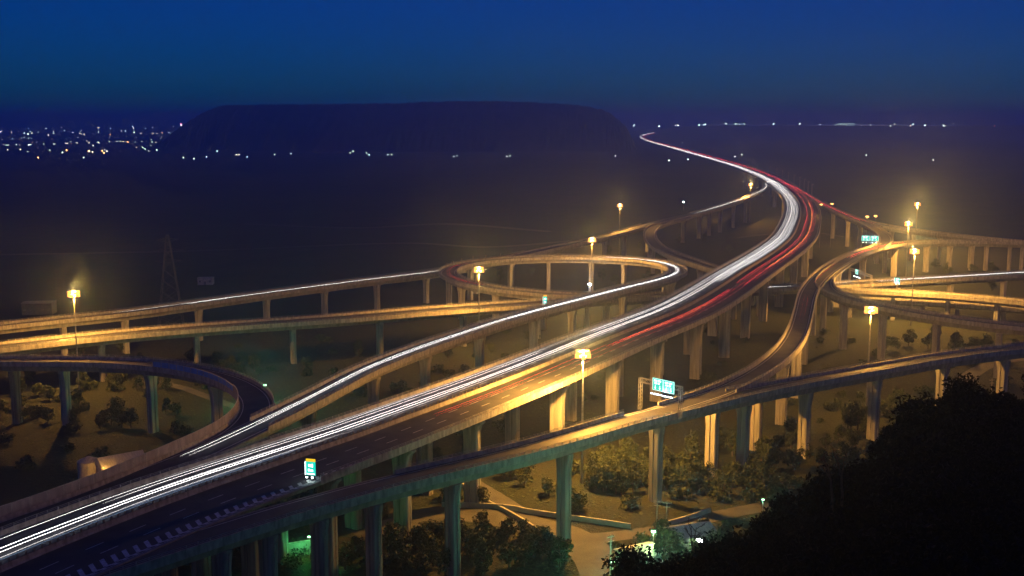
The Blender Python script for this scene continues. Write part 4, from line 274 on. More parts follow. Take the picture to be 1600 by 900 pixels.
M['sodium_core'] = emit('sodium lamp core', (1., .62, .26), 40.)
M['sodium_small'] = emit('small sodium lamp', (1., .50, .13), 7.)
M['lamp_white'] = emit('white lamp', (.85, 1., .92), 160.)
M['lamp_green'] = emit('green white lamp', (.4, 1., .5), 7.)
M['sign_lamp'] = emit('sign lamp', (.85, 1., .98), 14.)
M['sign_green'] = emit('lit green sign', (.0, .62, .48), 1.3)
M['sign_white'] = emit('lit white lettering', (.85, 1., 1.), 2.2)
M['sign_yellow'] = emit('lit yellow board', (1., .62, .02), 1.1)
TRAIL = {'w': ('white', (1., .95, .93), 9.), 'b': ('blue white', (.35, .6, 1.), 2.), 'r': ('red', (1., .05, .06), 11.), 'o': ('amber', (1., .30, .05), 15.)}
def trail_mat(c, st):
    k = 'trail_%s_%.1f' % (c, st)
    if k not in M: n, col, s = TRAIL[c]; M[k] = emit(n+' light trail', col, s*st)
    return M[k]

# ground: grass, bare soil and fields
def ground_mat():
    m, nt, b = nodes_of('ground'); L = nt.links
    tc = nt.nodes.new('ShaderNodeTexCoord')
    def nz(scale, detail=8):
        n = nt.nodes.new('ShaderNodeTexNoise'); n.inputs['Scale'].default_value = scale; n.inputs['Detail'].default_value = detail
        L.new(tc.outputs['Object'], n.inputs['Vector']); return n
    a = nz(.9, 14); a.inputs['Roughness'].default_value = .68; g = ramp(nt, [(.36, (.004, .009, .003)), (.5, (.017, .028, .008)), (.66, (.042, .054, .016))]); L.new(a.outputs['Fac'], g.inputs[0])
    f = nz(.03); d = ramp(nt, [(.42, (0, 0, 0)), (.62, (1, 1, 1))]); L.new(f.outputs['Fac'], d.inputs[0])
    mx = nt.nodes.new('ShaderNodeMixRGB'); mx.inputs[2].default_value = (.03, .033, .014, 1)
    L.new(d.outputs[0], mx.inputs[0]); L.new(g.outputs[0], mx.inputs[1])
    v = nt.nodes.new('ShaderNodeTexVoronoi'); v.inputs['Scale'].default_value = .008; L.new(tc.outputs['Object'], v.inputs['Vector'])
    m2 = nt.nodes.new('ShaderNodeMixRGB'); m2.blend_type = 'MULTIPLY'; m2.inputs[0].default_value = .6
    vr = ramp(nt, [(.1, (.45, .5, .45)), (.9, (1.3, 1.15, 1.))]); sp = nt.nodes.new('ShaderNodeSeparateColor'); L.new(v.outputs['Color'], sp.inputs[0]); L.new(sp.outputs[0], vr.inputs[0])
    L.new(mx.outputs[0], m2.inputs[1]); L.new(vr.outputs[0], m2.inputs[2]); L.new(m2.outputs[0], b.inputs['Base Color'])
    b.inputs['Roughness'].default_value = 1.
    bp = nt.nodes.new('ShaderNodeBump'); bp.inputs['Strength'].default_value = 1.; bp.inputs['Distance'].default_value = 1.6
    L.new(a.outputs['Fac'], bp.inputs['Height']); L.new(bp.outputs[0], b.inputs['Normal'])
    return m
M['ground'] = ground_mat()

# ------------------------------------------------------------------ ground, local roads, far hills
mesh_obj('ground', [(-26000, -600, 0), (26000, -600, 0), (26000, 34000, 0), (-26000, 34000, 0)], [(0, 1, 2, 3)], M['ground'])['kind'] = 'structure'

def flat_frames(P):
    out = []
    for i, p in enumerate(P):
        a = P[max(i-1, 0)]; b = P[min(i+1, len(P)-1)]
        tx, ty = b[0]-a[0], b[1]-a[1]; l = math.hypot(tx, ty) or 1
        out.append((p[0], p[1], tx/l, ty/l))
    return out
def strip(P, w, z, off=0.0):
    mb = MB(); F = flat_frames(P)
    for x, y, tx, ty in F:
        mb.v += [(x+ty*(off-w/2), y-tx*(off-w/2), z), (x+ty*(off+w/2), y-tx*(off+w/2), z)]
    mb.f = [(2*i, 2*i+1, 2*i+3, 2*i+2) for i in range(len(F)-1)]
    return mb
zz = .012
for nm, w, P in LOCAL:
    Q = catmull(P, 8)
    strip(Q, w, zz).build('road', M['asphalt_old'])['kind'] = 'structure'; zz += .006
def low_wall(P, h, t, label):
    Q = catmull(P, 6); mb = MB(); F = flat_frames(Q); n = len(F)
    for x, y, tx, ty in F:
        mb.v += [(x-ty*t/2, y+tx*t/2, 0), (x-ty*t/2, y+tx*t/2, h), (x+ty*t/2, y-tx*t/2, h), (x+ty*t/2, y-tx*t/2, 0)]
    for i in range(n-1):
        for j in range(3): a = 4*i+j; mb.f.append((a, a+1, a+5, a+4))
    mb.f += [(0, 3, 2, 1), (4*n-4, 4*n-3, 4*n-2, 4*n-1)]
    tag(mb.build('boundary_wall', M['soil']), label, 'wall')
low_wall(WALL_ROAD, 1.3, .5, 'low pale concrete wall curving along the far side of the service road')
low_wall(WALL_CHANNEL, 1.0, .6, 'low concrete channel wall slanting down to the wide bare yard below the viaduct')
low_wall(WALL_FAR, 1.2, .5, 'short greenish lit wall beside the lane behind the grey roofed house')

def hills():
    rows = [(-.12, 0.0), (0, .0), (.05, .2), (.1, .42), (.15, .62), (.2, .8), (.26, .93), (.32, 1.0), (.6, 1.0), (1., 1.01), (1.5, .6), (2.2, 0.)]
    P = catmull(MESA, 12); r = random.Random(4); mb = MB(); R = len(rows); n = len(P)
    gul = [r.uniform(-.22, .22) for _ in range(n+4)]
    for k, (x, top) in enumerate(P):
        g0 = (gul[k]+gul[k+1]*.8+gul[k+2]*.5)/2
        for q, (f, g) in enumerate(rows):
            mid = 1 < q < 8
            z = max(g*top + (g0*7*g if mid and q < 7 else g0*4+r.uniform(-2.2, 2.2) if q >= 7 and q < 10 else 0), -4) if q > 1 else -4*(q == 0)
            mb.v.append((x*(1+f*.12), 3570 + f*1000 + (g0*45+r.uniform(-14, 14))*mid, z))
    for k in range(n-1):
        for q in range(R-1):
            a = k*R+q; mb.f.append((a, a+1, a+R+1, a+R))
    mb.build('hill', M['hill'], smooth=False)['kind'] = 'structure'
hills()
def far_ridge(x0, x1, y, h, seed):
    r = random.Random(seed); n = 60; mb = MB(); ph = [r.uniform(0, 6) for _ in range(4)]
    for i in range(n+1):
        f = i/n; x = x0+(x1-x0)*f
        t = h*min(1, f*6, (1-f)*6)*(.6+.2*math.sin(f*9+ph[0])+.13*math.sin(f*23+ph[1])+.07*math.sin(f*57+ph[2]))
        mb.v += [(x, y-1500, -3), (x, y, t), (x, y+2500, -3)]
    for i in range(n):
        for j in range(2): a = 3*i+j; mb.f.append((a, a+1, a+4, a+3))
    mb.build('hill', M['hill'], smooth=True)['kind'] = 'structure'
def plateau():
    mb = MB(); n = 50; r = random.Random(8)
    for i in range(n+1):
        x = 850+(6500-850)*i/n; k = min(1, i/4)
        mb.v += [(x, 6300, -1), (x, 7000+r.uniform(-60, 60), k*(56+r.uniform(-2, 2))), (x, 8200, k*(60+r.uniform(-2, 3))), (x, 11000, -2)]
    for i in range(n):
        for j in range(3): a = 4*i+j; mb.f.append((a, a+1, a+5, a+4))
    mb.build('terrain', M['hill'], smooth=True)['kind'] = 'structure'
plateau()

# ------------------------------------------------------------------ viaducts
def frames(name):
    P = catmull(ROADS[name], 3); out = []
    for i, p in enumerate(P):
        a = P[max(i-1, 0)]; b = P[min(i+1, len(P)-1)]
        tx, ty = b[0]-a[0], b[1]-a[1]; l = math.hypot(tx, ty) or 1
        out.append((p[0], p[1], p[2] + ZOFF.get(name, 0), tx/l, ty/l, p[3]))
    return out
ZOFF = {'loop': -.035, 'back': -.05, 'hook': -.08, 'front': -.04, 'ess': -.07, 'tee': -.1, 'far': -.06, 'yellow': -.09, 'curve': -.02, 'low': -.065, 'glow': -.05}
FR = {k: frames(k) for k in ROADS}
def at_t(F, t):
    t = max(0, min(t*3, len(F)-1.001)); i = int(t); f = t-i
    a, b = F[i], F[i+1]; return tuple(a[k]*(1-f)+b[k]*f for k in range(6))
def sub(F, t0, t1):
    i0, i1 = int(math.ceil(t0*3)), int(math.floor(t1*3))
    out = [at_t(F, t0)] + [F[i] for i in range(i0, min(i1, len(F)-1)+1) if t0*3 < i < t1*3] + [at_t(F, t1)]
    return out
def loft(F, prof, closed=True, caps=True):
    """prof: function(width) -> [(offset, z)]"""
    mb = MB(); k = None
    for x, y, z, tx, ty, w in F:
        pr = prof(w); k = len(pr)
        mb.v += [(x+ty*o, y-tx*o, z+dz) for o, dz in pr]
    m = k if closed else k-1
    for i in range(len(F)-1):
        for j in range(m):
            a = i*k+j; b = i*k+(j+1) % k
            mb.f.append((a, b, b+k, a+k))
    if caps and closed:
        mb.f.append(tuple(range(k))); mb.f.append(tuple((len(F)-1)*k+j for j in reversed(range(k))))
    return mb
def walk(F, step, start=0.0):
    """stations every step metres: (x,y,z,tx,ty,w)"""
    out = []; need = start; acc = 0
    for i in range(len(F)-1):
        a, b = F[i], F[i+1]; l = math.hypot(b[0]-a[0], b[1]-a[1])
        while need <= acc+l:
            f = (need-acc)/l if l else 0
            out.append(tuple(a[k]*(1-f)+b[k]*f for k in range(6))); need += step
        acc += l
    return out
def near(p, d): return math.hypot(p[0], p[1]) < d

def pier(x, y, tx, ty, z1, parent, wide=3.2, deep=2.2, flare=1.5, groove=True):
    """tall concrete column, grooved on both faces, flaring at the top"""
    rows = [(-.5, 1.), (z1-5.5, 1.), (z1-3.8, 1.04), (z1-2.4, 1.14), (z1-1.2, 1.32), (z1-.5, flare), (z1, flare)]
    g, gd = .22, .28; h, d = wide/2, deep/2; ch = .25
    ring = [(-h, -d+ch), (-h+ch, -d)] + ([(-g, -d), (-g, -d+gd), (g, -d+gd), (g, -d)] if groove else []) + [(h-ch, -d), (h, -d+ch), (h, d-ch), (h-ch, d)] + ([(g, d), (g, d-gd), (-g, d-gd), (-g, d)] if groove else []) + [(-h+ch, d), (-h, d-ch)]
    mb = MB(); k = len(ring)
    for z, s in rows:
        for u, v in ring:
            uu = u*s if abs(u) > g+.01 else u
            mb.v.append((x+ty*uu+tx*v, y-tx*uu+ty*v, z))
    for i in range(len(rows)-1):
        for j in range(k):
            a = i*k+j; b = i*k+(j+1) % k; mb.f.append((a, b, b+k, a+k))
    mb.f.append(tuple((len(rows)-1)*k+j for j in range(k)))
    o = mb.build('pier', M['concrete'], parent)
    if math.hypot(x, y) < 520:
        px, py = x+ty*(h+.22), y-tx*(h+.22)
        MB().tube([(px, py, 0), (px, py, z1-5.6), (x+ty*(h*1.3+.2), y-tx*(h*1.3+.2), z1-1.2), (x+ty*(h*1.5+.2), y-tx*(h*1.5+.2), z1-.1)], .13, 6).build('drain_pipe', M['steel'], o)
    return o

def viaduct(key, label, name='viaduct', twin=False, lanes=(), depth=2.4, pw=3.0, flare=1.5, rails=True, group=None):
    F = FR[key]; F0 = F[len(F)//3]
    root = empty(name, (0, 0, 0)); tag(root, label, 'viaduct', group or 'elevated roads of the interchange')
    loft(F, lambda w: [(-w/2, 0), (w/2, 0), (w/2, -.35), (w*.33, -.55), (-w*.33, -.55), (-w/2, -.35)]).build('deck', M['girder'], root)
    cs = (-.26, .26) if twin else (0,)
    for c in cs:
        k = .15 if twin else .27
        loft(F, lambda w, c=c, k=k: [(w*(c-k), -.5), (w*(c+k), -.5), (w*(c+k*.72), -.5-depth), (w*(c-k*.72), -.5-depth)]).build('girder', M['girder'], root)
    loft(F, lambda w: [(-w/2+.45, .014), (w/2-.45, .014)], closed=False).build('road_surface', M['asphalt'], root)
    # barriers and rails
    for side, rs in zip((-1, 1), BARRIERS[key]):
        for t0, t1 in rs:
            S = sub(F, t0, t1)
            loft(S, lambda w: [(side*(w/2-.5), .0), (side*(w/2-.34), .25), (side*(w/2-.26), .95), (side*(w/2+.04), .95), (side*(w/2+.04), -.75), (side*(w/2-.02), -.75), (side*(w/2-.02), 0)][::side]).build('barrier', M['parapet'], root)
            if key == 'curve' and side == 1: continue
            if rails:
                rl = MB()
                Z = [f for f in S if near(f, 700)]
                if len(Z) > 2:
                    o = side*(Z[0][5]/2-.12)
                    for dz in (1.25, 1.55): rl.tube([(f[0]+f[4]*side*(f[5]/2-.12), f[1]-f[3]*side*(f[5]/2-.12), f[2]+dz) for f in Z], .05, 4)
                    for f in walk(Z, 2.4, 1): rl.box((f[0]+f[4]*side*(f[5]/2-.12), f[1]-f[3]*side*(f[5]/2-.12), f[2]+1.28), (.14, .14, .66), math.atan2(f[4], f[3]))
                    rl.build('railing', M['steel'], root)
    # painted lines
    mk = MB()
    for side in (-1, 1):
        o = 1.3
        q = loft(F, lambda w: [(side*(w/2-o)-.1, .022), (side*(w/2-o)+.1, .022)], closed=False, caps=False)
        n = len(mk.v); mk.v += q.v; mk.f += [tuple(i+n for i in f) for f in q.f]
    for o in lanes:
        for f in walk(F, 10, 2):
            if not near(f, 1500): continue
            x, y, z, tx, ty, w = f; ox, oy = ty*o, -tx*o
            mk.poly([(x+ox-ty*.1-tx*2, y+oy+tx*.1-ty*2, z+.022), (x+ox+ty*.1-tx*2, y+oy-tx*.1-ty*2, z+.022), (x+ox+ty*.1+tx*2, y+oy-tx*.1+ty*2, z+.022), (x+ox-ty*.1+tx*2, y+oy+tx*.1+ty*2, z+.022)])
    mk.build('lane_marking', M['paint'], root)
    for t in PIERS[key]:
        x, y, z, tx, ty, w = at_t(F, t)
        for c in cs:
            o = w*c
            pier(x+ty*o, y-tx*o, tx, ty, z-.52-depth, root, wide=pw, flare=flare)
    return root

main = viaduct('main', 'widest elevated motorway sweeping from the lower left to the far bend', twin=True, lanes=(-9.2, -5.6, 4.4, 8.), depth=2.2, pw=4.2, flare=1.75)
F = FR['main']
def med_prof(w): return [(-.45, 0), (-.2, .3), (-.12, 1.0), (.12, 1.0), (.2, .3), (.45, 0)]
loft([(f[0]+f[4]*.0, f[1], f[2]+.016, f[3], f[4], f[5]) for f in F], lambda w: [(a-.9, b) for a, b in med_prof(w)]).build('median_barrier', M['parapet'], main)
mb = MB()
for f in walk([f for f in F if near(f, 650)], 1.7):
    mb.box((f[0]-f[4]*.9, f[1]+f[3]*.9, f[2]+1.35), (.35, .12, .7), math.atan2(f[4], f[3]))
mb.tube([(f[0]-f[4]*.9, f[1]+f[3]*.9, f[2]+1.1) for f in F if near(f, 650)], .07, 4)
mb.build('glare_screen', M['dark_steel'], main)
# yellow-lit inner line pairs and the chevrons of the exit on the right-hand shoulder
ch = MB()
for i, f in enumerate(walk(sub(F, 0, at_chev), 2.5)):
    x, y, z, tx, ty, w = f
    dist = CHEV_LEN - i*2.5
    wd = min(3.8, max(1.1, dist*.032))
    def P(o, s): return (x+ty*o+tx*s, y-tx*o+ty*s, z+.024)
    o1 = w/2-.75; o0 = o1-wd; t = 1.0
    ch.poly([P(o0, 0), P(o1-wd*.25, -wd*.45), P(o1-wd*.25, -wd*.45+t), P(o0, t)])
    if wd > 1.2: ch.poly([P(o1-wd*.25, -wd*.45), P(o1, 0), P(o1, t), P(o1-wd*.25, -wd*.45+t)])
for o0 in (0,):
    q = loft(sub(F, 0, at_chev), lambda w: [(w/2-.72, .023), (w/2-.6, .023)], closed=False, caps=False); n = len(ch.v); ch.v += q.v; ch.f += [tuple(i+n for i in f) for f in q.f]
tag(ch.build('chevron_marking', M['paint'], main), kind='stuff')

viaduct('loop', 'spiral ramp that rises beside the motorway, loops fully round and passes underneath to the right', lanes=())
viaduct('back', 'long ramp from the far bend, passing behind the loop to the left edge')
viaduct('hook', 'yellow lit hooked ramp turning sharply between the loop and the far bend', pw=2.6)
viaduct('low', 'low level road with yellow lit fence crossing the left side under the loop', lanes=(0,), pw=3.2)
curve = viaduct('curve', 'tight curved ramp at the left edge with a tall noise screen along its inside', pw=3.2)
viaduct('front', 'nearest slender ramp crossing the whole lower half from lower left to right edge', pw=3.3, flare=1.35, depth=2.6)
viaduct('ess', 's-shaped ramp climbing from the nearest ramp to the green gantry on the right', pw=3.4)
viaduct('tee', 'branch ramp curling back from the s-shaped ramp toward the right edge', pw=3.0)
viaduct('far', 'red lit exit ramp peeling off the right side of the far bend', pw=2.8)
viaduct('yellow', 'brightly lit distant ramp running right below two high lamps', pw=2.6)
viaduct('glow', 'bright yellow low ramp below the right-hand lamp, above a lower road', pw=2.4, depth=1.8)
viaduct('under', 'lowest lit road on short columns under the bright yellow ramp', pw=1.8, depth=1.2, flare=1.2)

# noise screen on the tight curve
Fc = FR['curve']; t_b = NOISE[0]; t_e = NOISE[1]; t_end = (len(Fc)-1)/3
def screen(S, h, mat, nm):
    loft(S, lambda w: [(w/2-.14, .9), (w/2-.14, .9+h), (w/2-.02, .9+h), (w/2-.02, .9)]).build(nm, mat, curve)
    mb = MB()
    for f in walk(S, 4, .2): mb.box((f[0]+f[4]*(f[5]/2-.08), f[1]-f[3]*(f[5]/2-.08), f[2]+.9+h/2), (.22, .22, h+.12), math.atan2(f[4], f[3]))
    mb.tube([(f[0]+f[4]*(f[5]/2-.08), f[1]-f[3]*(f[5]/2-.08), f[2]+.9+h+.03) for f in S], .1, 4)
    mb.build('screen_frame', M['steel'], curve)
screen(sub(Fc, t_b, t_e), 1.7, M['panel_blue_lit'], 'noise_screen')
screen(sub(Fc, t_e, t_end), 2.1, M['panel'], 'noise_screen')

# ------------------------------------------------------------------ light trails
WHERE = {'main': 'the wide motorway', 'loop': 'the looping ramp', 'back': 'the long ramp behind the loop', 'far': 'the exit ramp beyond the bend', 'yellow': 'the distant yellow ramp', 'ess': 'the s-shaped ramp'}
COLN = {'w': 'white', 'b': 'thin pale blue', 'r': 'red', 'o': 'amber'}
def trail_tube(mb, P, r, k=5):
    # glow put into the shape: tubes widen with camera distance to stay bright
    n = len(P)
    for i, p in enumerate(P):
        a = Vector(P[max(i-1, 0)]); q = Vector(P[min(i+1, n-1)]); t = (q-a).normalized()
        u = t.cross(Vector((0, 0, 1))).normalized(); w = t.cross(u); rr = r*(1+max(0, math.hypot(p[0], p[1])-250)/1500)*min(1, .25+i/4, .25+(n-1-i)/4)
        for j in range(k):
            an = 2*math.pi*j/k; mb.v.append(tuple(Vector(p)+u*rr*math.cos(an)+w*rr*math.sin(an)))
    for i in range(n-1):
        for j in range(k):
            a = i*k+j; b = i*k+(j+1) % k; mb.f.append((a, b, b+k, a+k))
    mb.f += [tuple(reversed(range(k))), tuple((n-1)*k+j for j in range(k))]
ORD = ['first', 'second', 'third', 'fourth', 'fifth', 'sixth', 'seventh', 'eighth', 'ninth', 'tenth', 'eleventh', 'twelfth', 'thirteenth', 'fourteenth', 'fifteenth', 'sixteenth', 'seventeenth', 'eighteenth', 'nineteenth', 'twentieth', 'twenty-first', 'twenty-second', 'twenty-third', 'twenty-fourth', 'twenty-fifth', 'twenty-sixth', 'twenty-seventh', 'twenty-eighth', 'twenty-ninth', 'thirtieth']
def rank(tr):
    same = sorted(x[2] for x in TRAILS if x[0] == tr[0] and x[1] == tr[1])
    return '' if len(same) == 1 else ('leftmost ' if same.index(tr[2]) == 0 else ORD[same.index(tr[2])]+' from the left ')
for tr_ in TRAILS:
    key, c, off, t0, t1, r, z, st = tr_
    S = sub(FR[key], t0, t1); mb = MB()
    ph = off*3.1+t0; wob = .13
    trail_tube(mb, [(f[0]+f[4]*(off+wob*math.sin(i*.17+ph)), f[1]-f[3]*(off+wob*math.sin(i*.17+ph)), f[2]+z) for i, f in enumerate(S)], r*.18)
    o = mb.build('light_trail', trail_mat(c, st))
    tag(o, '%s%s vehicle light trail along %s' % (rank(tr_), COLN[c], WHERE[key]), 'light trail', '%s light trails on %s' % (COLN[c], WHERE[key]))

# ------------------------------------------------------------------ lamps
def point(parent, loc, power, col, radius=.6, name='bulb'):
    l = bpy.data.lights.new(name, 'POINT'); l.energy = power; l.color = col; l.shadow_soft_size = radius
    o = bpy.data.objects.new(name, l); C.objects.link(o); o.parent = parent; o.location = loc
    return o
def high_mast(x, y, h, power, label):
    r = empty('high_mast_lamp', (x, y, 0)); tag(r, label, 'street lamp', 'high mast lamps of the interchange')
    MB().tube([(0, 0, 0), (0, 0, h*.5), (0, 0, h+.8)], .42, 8, .16).build('pole', M['steel'], r)
    mb = MB(); k = 12
    mb.tube([(1.2*math.cos(a*2*math.pi/k), 1.2*math.sin(a*2*math.pi/k), h+.3) for a in range(k+1)], .09, 5)
    for a in range(3): mb.tube([(0, 0, h+.3), (1.2*math.cos(a*2.094), 1.2*math.sin(a*2.094), h+.3)], .07, 5)
    mb.build('lamp_ring', M['steel'], r)
    for a in range(8):
        an = a*math.pi/4; hd = MB()
        hd.box((1.5*math.cos(an), 1.5*math.sin(an), h+.1+(a % 2)*1.05), (1.3, 1.15, 1.), an); hd.build('lamp_head', M['sodium'], r)
    MB().ball((0, 0, h+.65), 1.15, 12, 8).build('bulb_cluster', M['sodium_core'], r)
    point(r, (0, 0, h+2.6), power*HALO, SODIUM, .9, 'upper_glow')
    l = bpy.data.lights.new('floodlights', 'SPOT'); l.energy = power; l.color = SODIUM; l.shadow_soft_size = .9; l.spot_size = math.radians(166); l.spot_blend = .25
    o = bpy.data.objects.new('floodlights', l); C.objects.link(o); o.parent = r; o.location = (0, 0, h-1.2)
MAST_TXT = ['high mast lamp over the left road ends near the left edge', 'high mast lamp in front of the loop ramp', 'high mast lamp just left of the hooked ramp', 'high mast lamp farthest left behind the hooked ramp', 'far high mast lamp inside the motorway bend',
 'topmost high mast lamp on the right', 'middle one of the three stacked high mast lamps on the right', 'lowest of the three stacked high mast lamps on the right', 'high mast lamp between the branch ramp and the nearest ramp', 'brightest high mast lamp standing beside the wide motorway']
for (x, y), p, t in zip(MASTS, MAST_POWER, MAST_TXT): high_mast(x, y, 36, p, t)
def small_lamp(name, x, y, z0, z1, mat, power, col, label, group=None, rad=.25, br=.28, arm=0.0):
    r = empty(name, (x, y, z0)); tag(r, label, 'street lamp', group)
    h = z1-z0; mb = MB().tube([(0, 0, 0), (0, 0, h)], .12, 6, .07)
    if arm: mb.tube([(0, 0, h), (arm, 0, h+.15)], .06, 5)
    mb.build('pole', M['steel'], r)
    MB().box((arm, 0, h+.28), (br*2.4, br*1.6, br*.8)).build('lamp_head', mat, r)
    if power: point(r, (arm, 0, h-.3), power, col, rad)
LB = ['small orange lamp where the exit ramp leaves the bend', 'small orange lamp just right of the exit ramp start', 'small orange lamp left of the pair above the gantry', 'small orange lamp right of the pair above the gantry']
for (x, y), t, z in zip(SMALL_LAMPS, LB, (34, 34, 32, 32)):
    small_lamp('ramp_lamp', x, y, 0, z, M['sodium_small'], 6000, SODIUM, t, 'small orange ramp lamps', .4, .75)
for x, y in POSTS:
    r = empty('unlit_lamp_post', (x, y, 0)); tag(r, 'unlit lamp post in the row behind the motorway bend', 'lamp post', 'unlit posts behind the bend')
    MB().tube([(0, 0, 0), (0, 0, 36)], .35, 6, .25).build('pole', M['steel'], r)
    MB().box((.5, 0, 36.3), (2.2, 1., .6)).build('lamp_head', M['steel'], r)
for i, (x, y) in enumerate(MARKERS):
    r = empty('marker_post', (x, y, 0)); z = (22, 22.3, 22.6, 23, 23.3, 23.5, 23.7, 25, 25, 25, 25)[i]
    side = 'left' if i < 7 else 'right'
    tag(r, 'short marker post on the outer edge at the %s end of the loop ramp' % side, 'post', 'marker posts round the %s end of the loop' % side)
    r.location.z = z-1.7
    MB().tube([(0, 0, 0), (0, 0, 1.6)], .12, 5).build('post', M['steel'], r)
    MB().box((0, 0, 1.8), (.6, .6, .6)).build('reflector', M['parapet'], r)
GW = (.55, 1., .68)
small_lamp('yard_lamp', *SPOT['green_post'], 0, 8.5, M['lamp_green'], 22000, (.2, 1., .42), 'green white lamp beside the tight curved ramp', None, .3, .4)
small_lamp('yard_lamp', *SPOT['house_post'], 0, 7, M['lamp_green'], 2600, (.6, 1., .35), 'green white lamp above the low lit house', None, .3, .4)
small_lamp('yard_lamp', *SPOT['yard_post'], 0, 8, M['lamp_white'], 5000, (.7, 1., .6), 'bright white lamp against the dark hillside right of the lit house', None, .3, .45)
small_lamp('yard_lamp', *SPOT['street_post'], 0, 6.5, M['lamp_green'], 9000, (.2, 1., .5), 'green lamp on the slim pole at the bottom edge', None, .3, .3)
small_lamp('yard_lamp', *SPOT['lane_post'], 0, 5, M['lamp_green'], 900, (.4, 1., .6), 'small green lamp beside the lane above the dark trees', None, .2, .25)
small_lamp('yard_lamp', *SPOT['white_lamp'], 0, 9, M['lamp_white'], 5000, (.7, .85, 1.), 'small blue white lamp inside the loop ramp', None, .3, .8)
for k, (x, y, z) in enumerate(HILL_LAMPS):
    small_lamp('hillside_lamp', x, y, z-4, z, M['lamp_green'], 3 if k == 0 else 2, GW, ('tiny green lamp', 'tiny white lamp')[k] + ' among the dark hillside trees', None, .1, .11)

# distant lamps of the plain and the town
FCOL = {'c': (.72, 1., .88), 'w': (1., .86, .68), 'o': (1., .42, .14), 'r': (1., .16, .10), 'g': (.62, .9, .7)}
FNAME = {'c': 'cool white', 'w': 'warm white', 'o': 'orange', 'r': 'red', 'g': 'greenish white'}
cache = {}
for x, y, z, c, s in FAR_LAMPS:
    D = math.hypot(x, y); band = min(3, int(D/3200)); key = (c, round(s, 2), band)
    if key not in cache:
        br = (.9, 1.3, 2.6, 3.4)[band]; hh = (9, 12, 18, 26)[band]
        mt = emit('far lamp '+FNAME[c], FCOL[c], FAR_GAIN*s*(1.8, 1.3, 6., 20.)[band])
        me = MB().ball((0, 0, hh), br, 8, 5).build('distant_lamp', mt).data
        pm = MB().tube([(0, 0, 0), (0, 0, hh-br*.8)], .3, 5).build('pole', M['steel']).data
        for o in [o for o in C.objects if o.data in (me, pm)]: bpy.data.objects.remove(o)
        cache[key] = (me, pm)
    me, pm = cache[key]
    r = bpy.data.objects.new('distant_lamp', me); C.objects.link(r); r.location = (x, y, z)
    p = bpy.data.objects.new('pole', pm); C.objects.link(p); p.parent = r
    zone = 'far town at the left' if x/y < -.28 else ('dark plain before the flat-topped hill' if x/y < .1 and z < 5 else ('dark plain at the right' if z < 5 else 'row on the far right horizon'))
    tag(r, '%s light on a post in the %s' % (FNAME[c], zone), 'distant lamp', '%s lights, %s' % (FNAME[c], zone))
# red and white beacon mast of the town
X = BEACON; r = empty('beacon_mast', (X[0], X[1], 0)); tag(r, 'red topped white beacon mast at the left foot of the flat hill', 'mast')
MB().tube([(0, 0, 0), (0, 0, X[2]-12)], 2, 6, 1.2).build('pole', M['steel'], r)
MB().box((0, 0, X[2]-5), (5, 5, 15)).build('white_light', emit('beacon white', (1, .95, 1), FAR_GAIN*1.5), r)
MB().box((0, 0, X[2]+6), (5, 5, 7)).build('red_light', emit('beacon red', (1, .1, .3), FAR_GAIN*1.2), r)
x, y, z = HILLTOP
small_lamp('hilltop_lamp', x, y, z-16, z, emit('hilltop lamp', (.9, 1., .95), FAR_GAIN), 0, GW, 'lone white lamp on top of the flat hill', None, .3, 5)

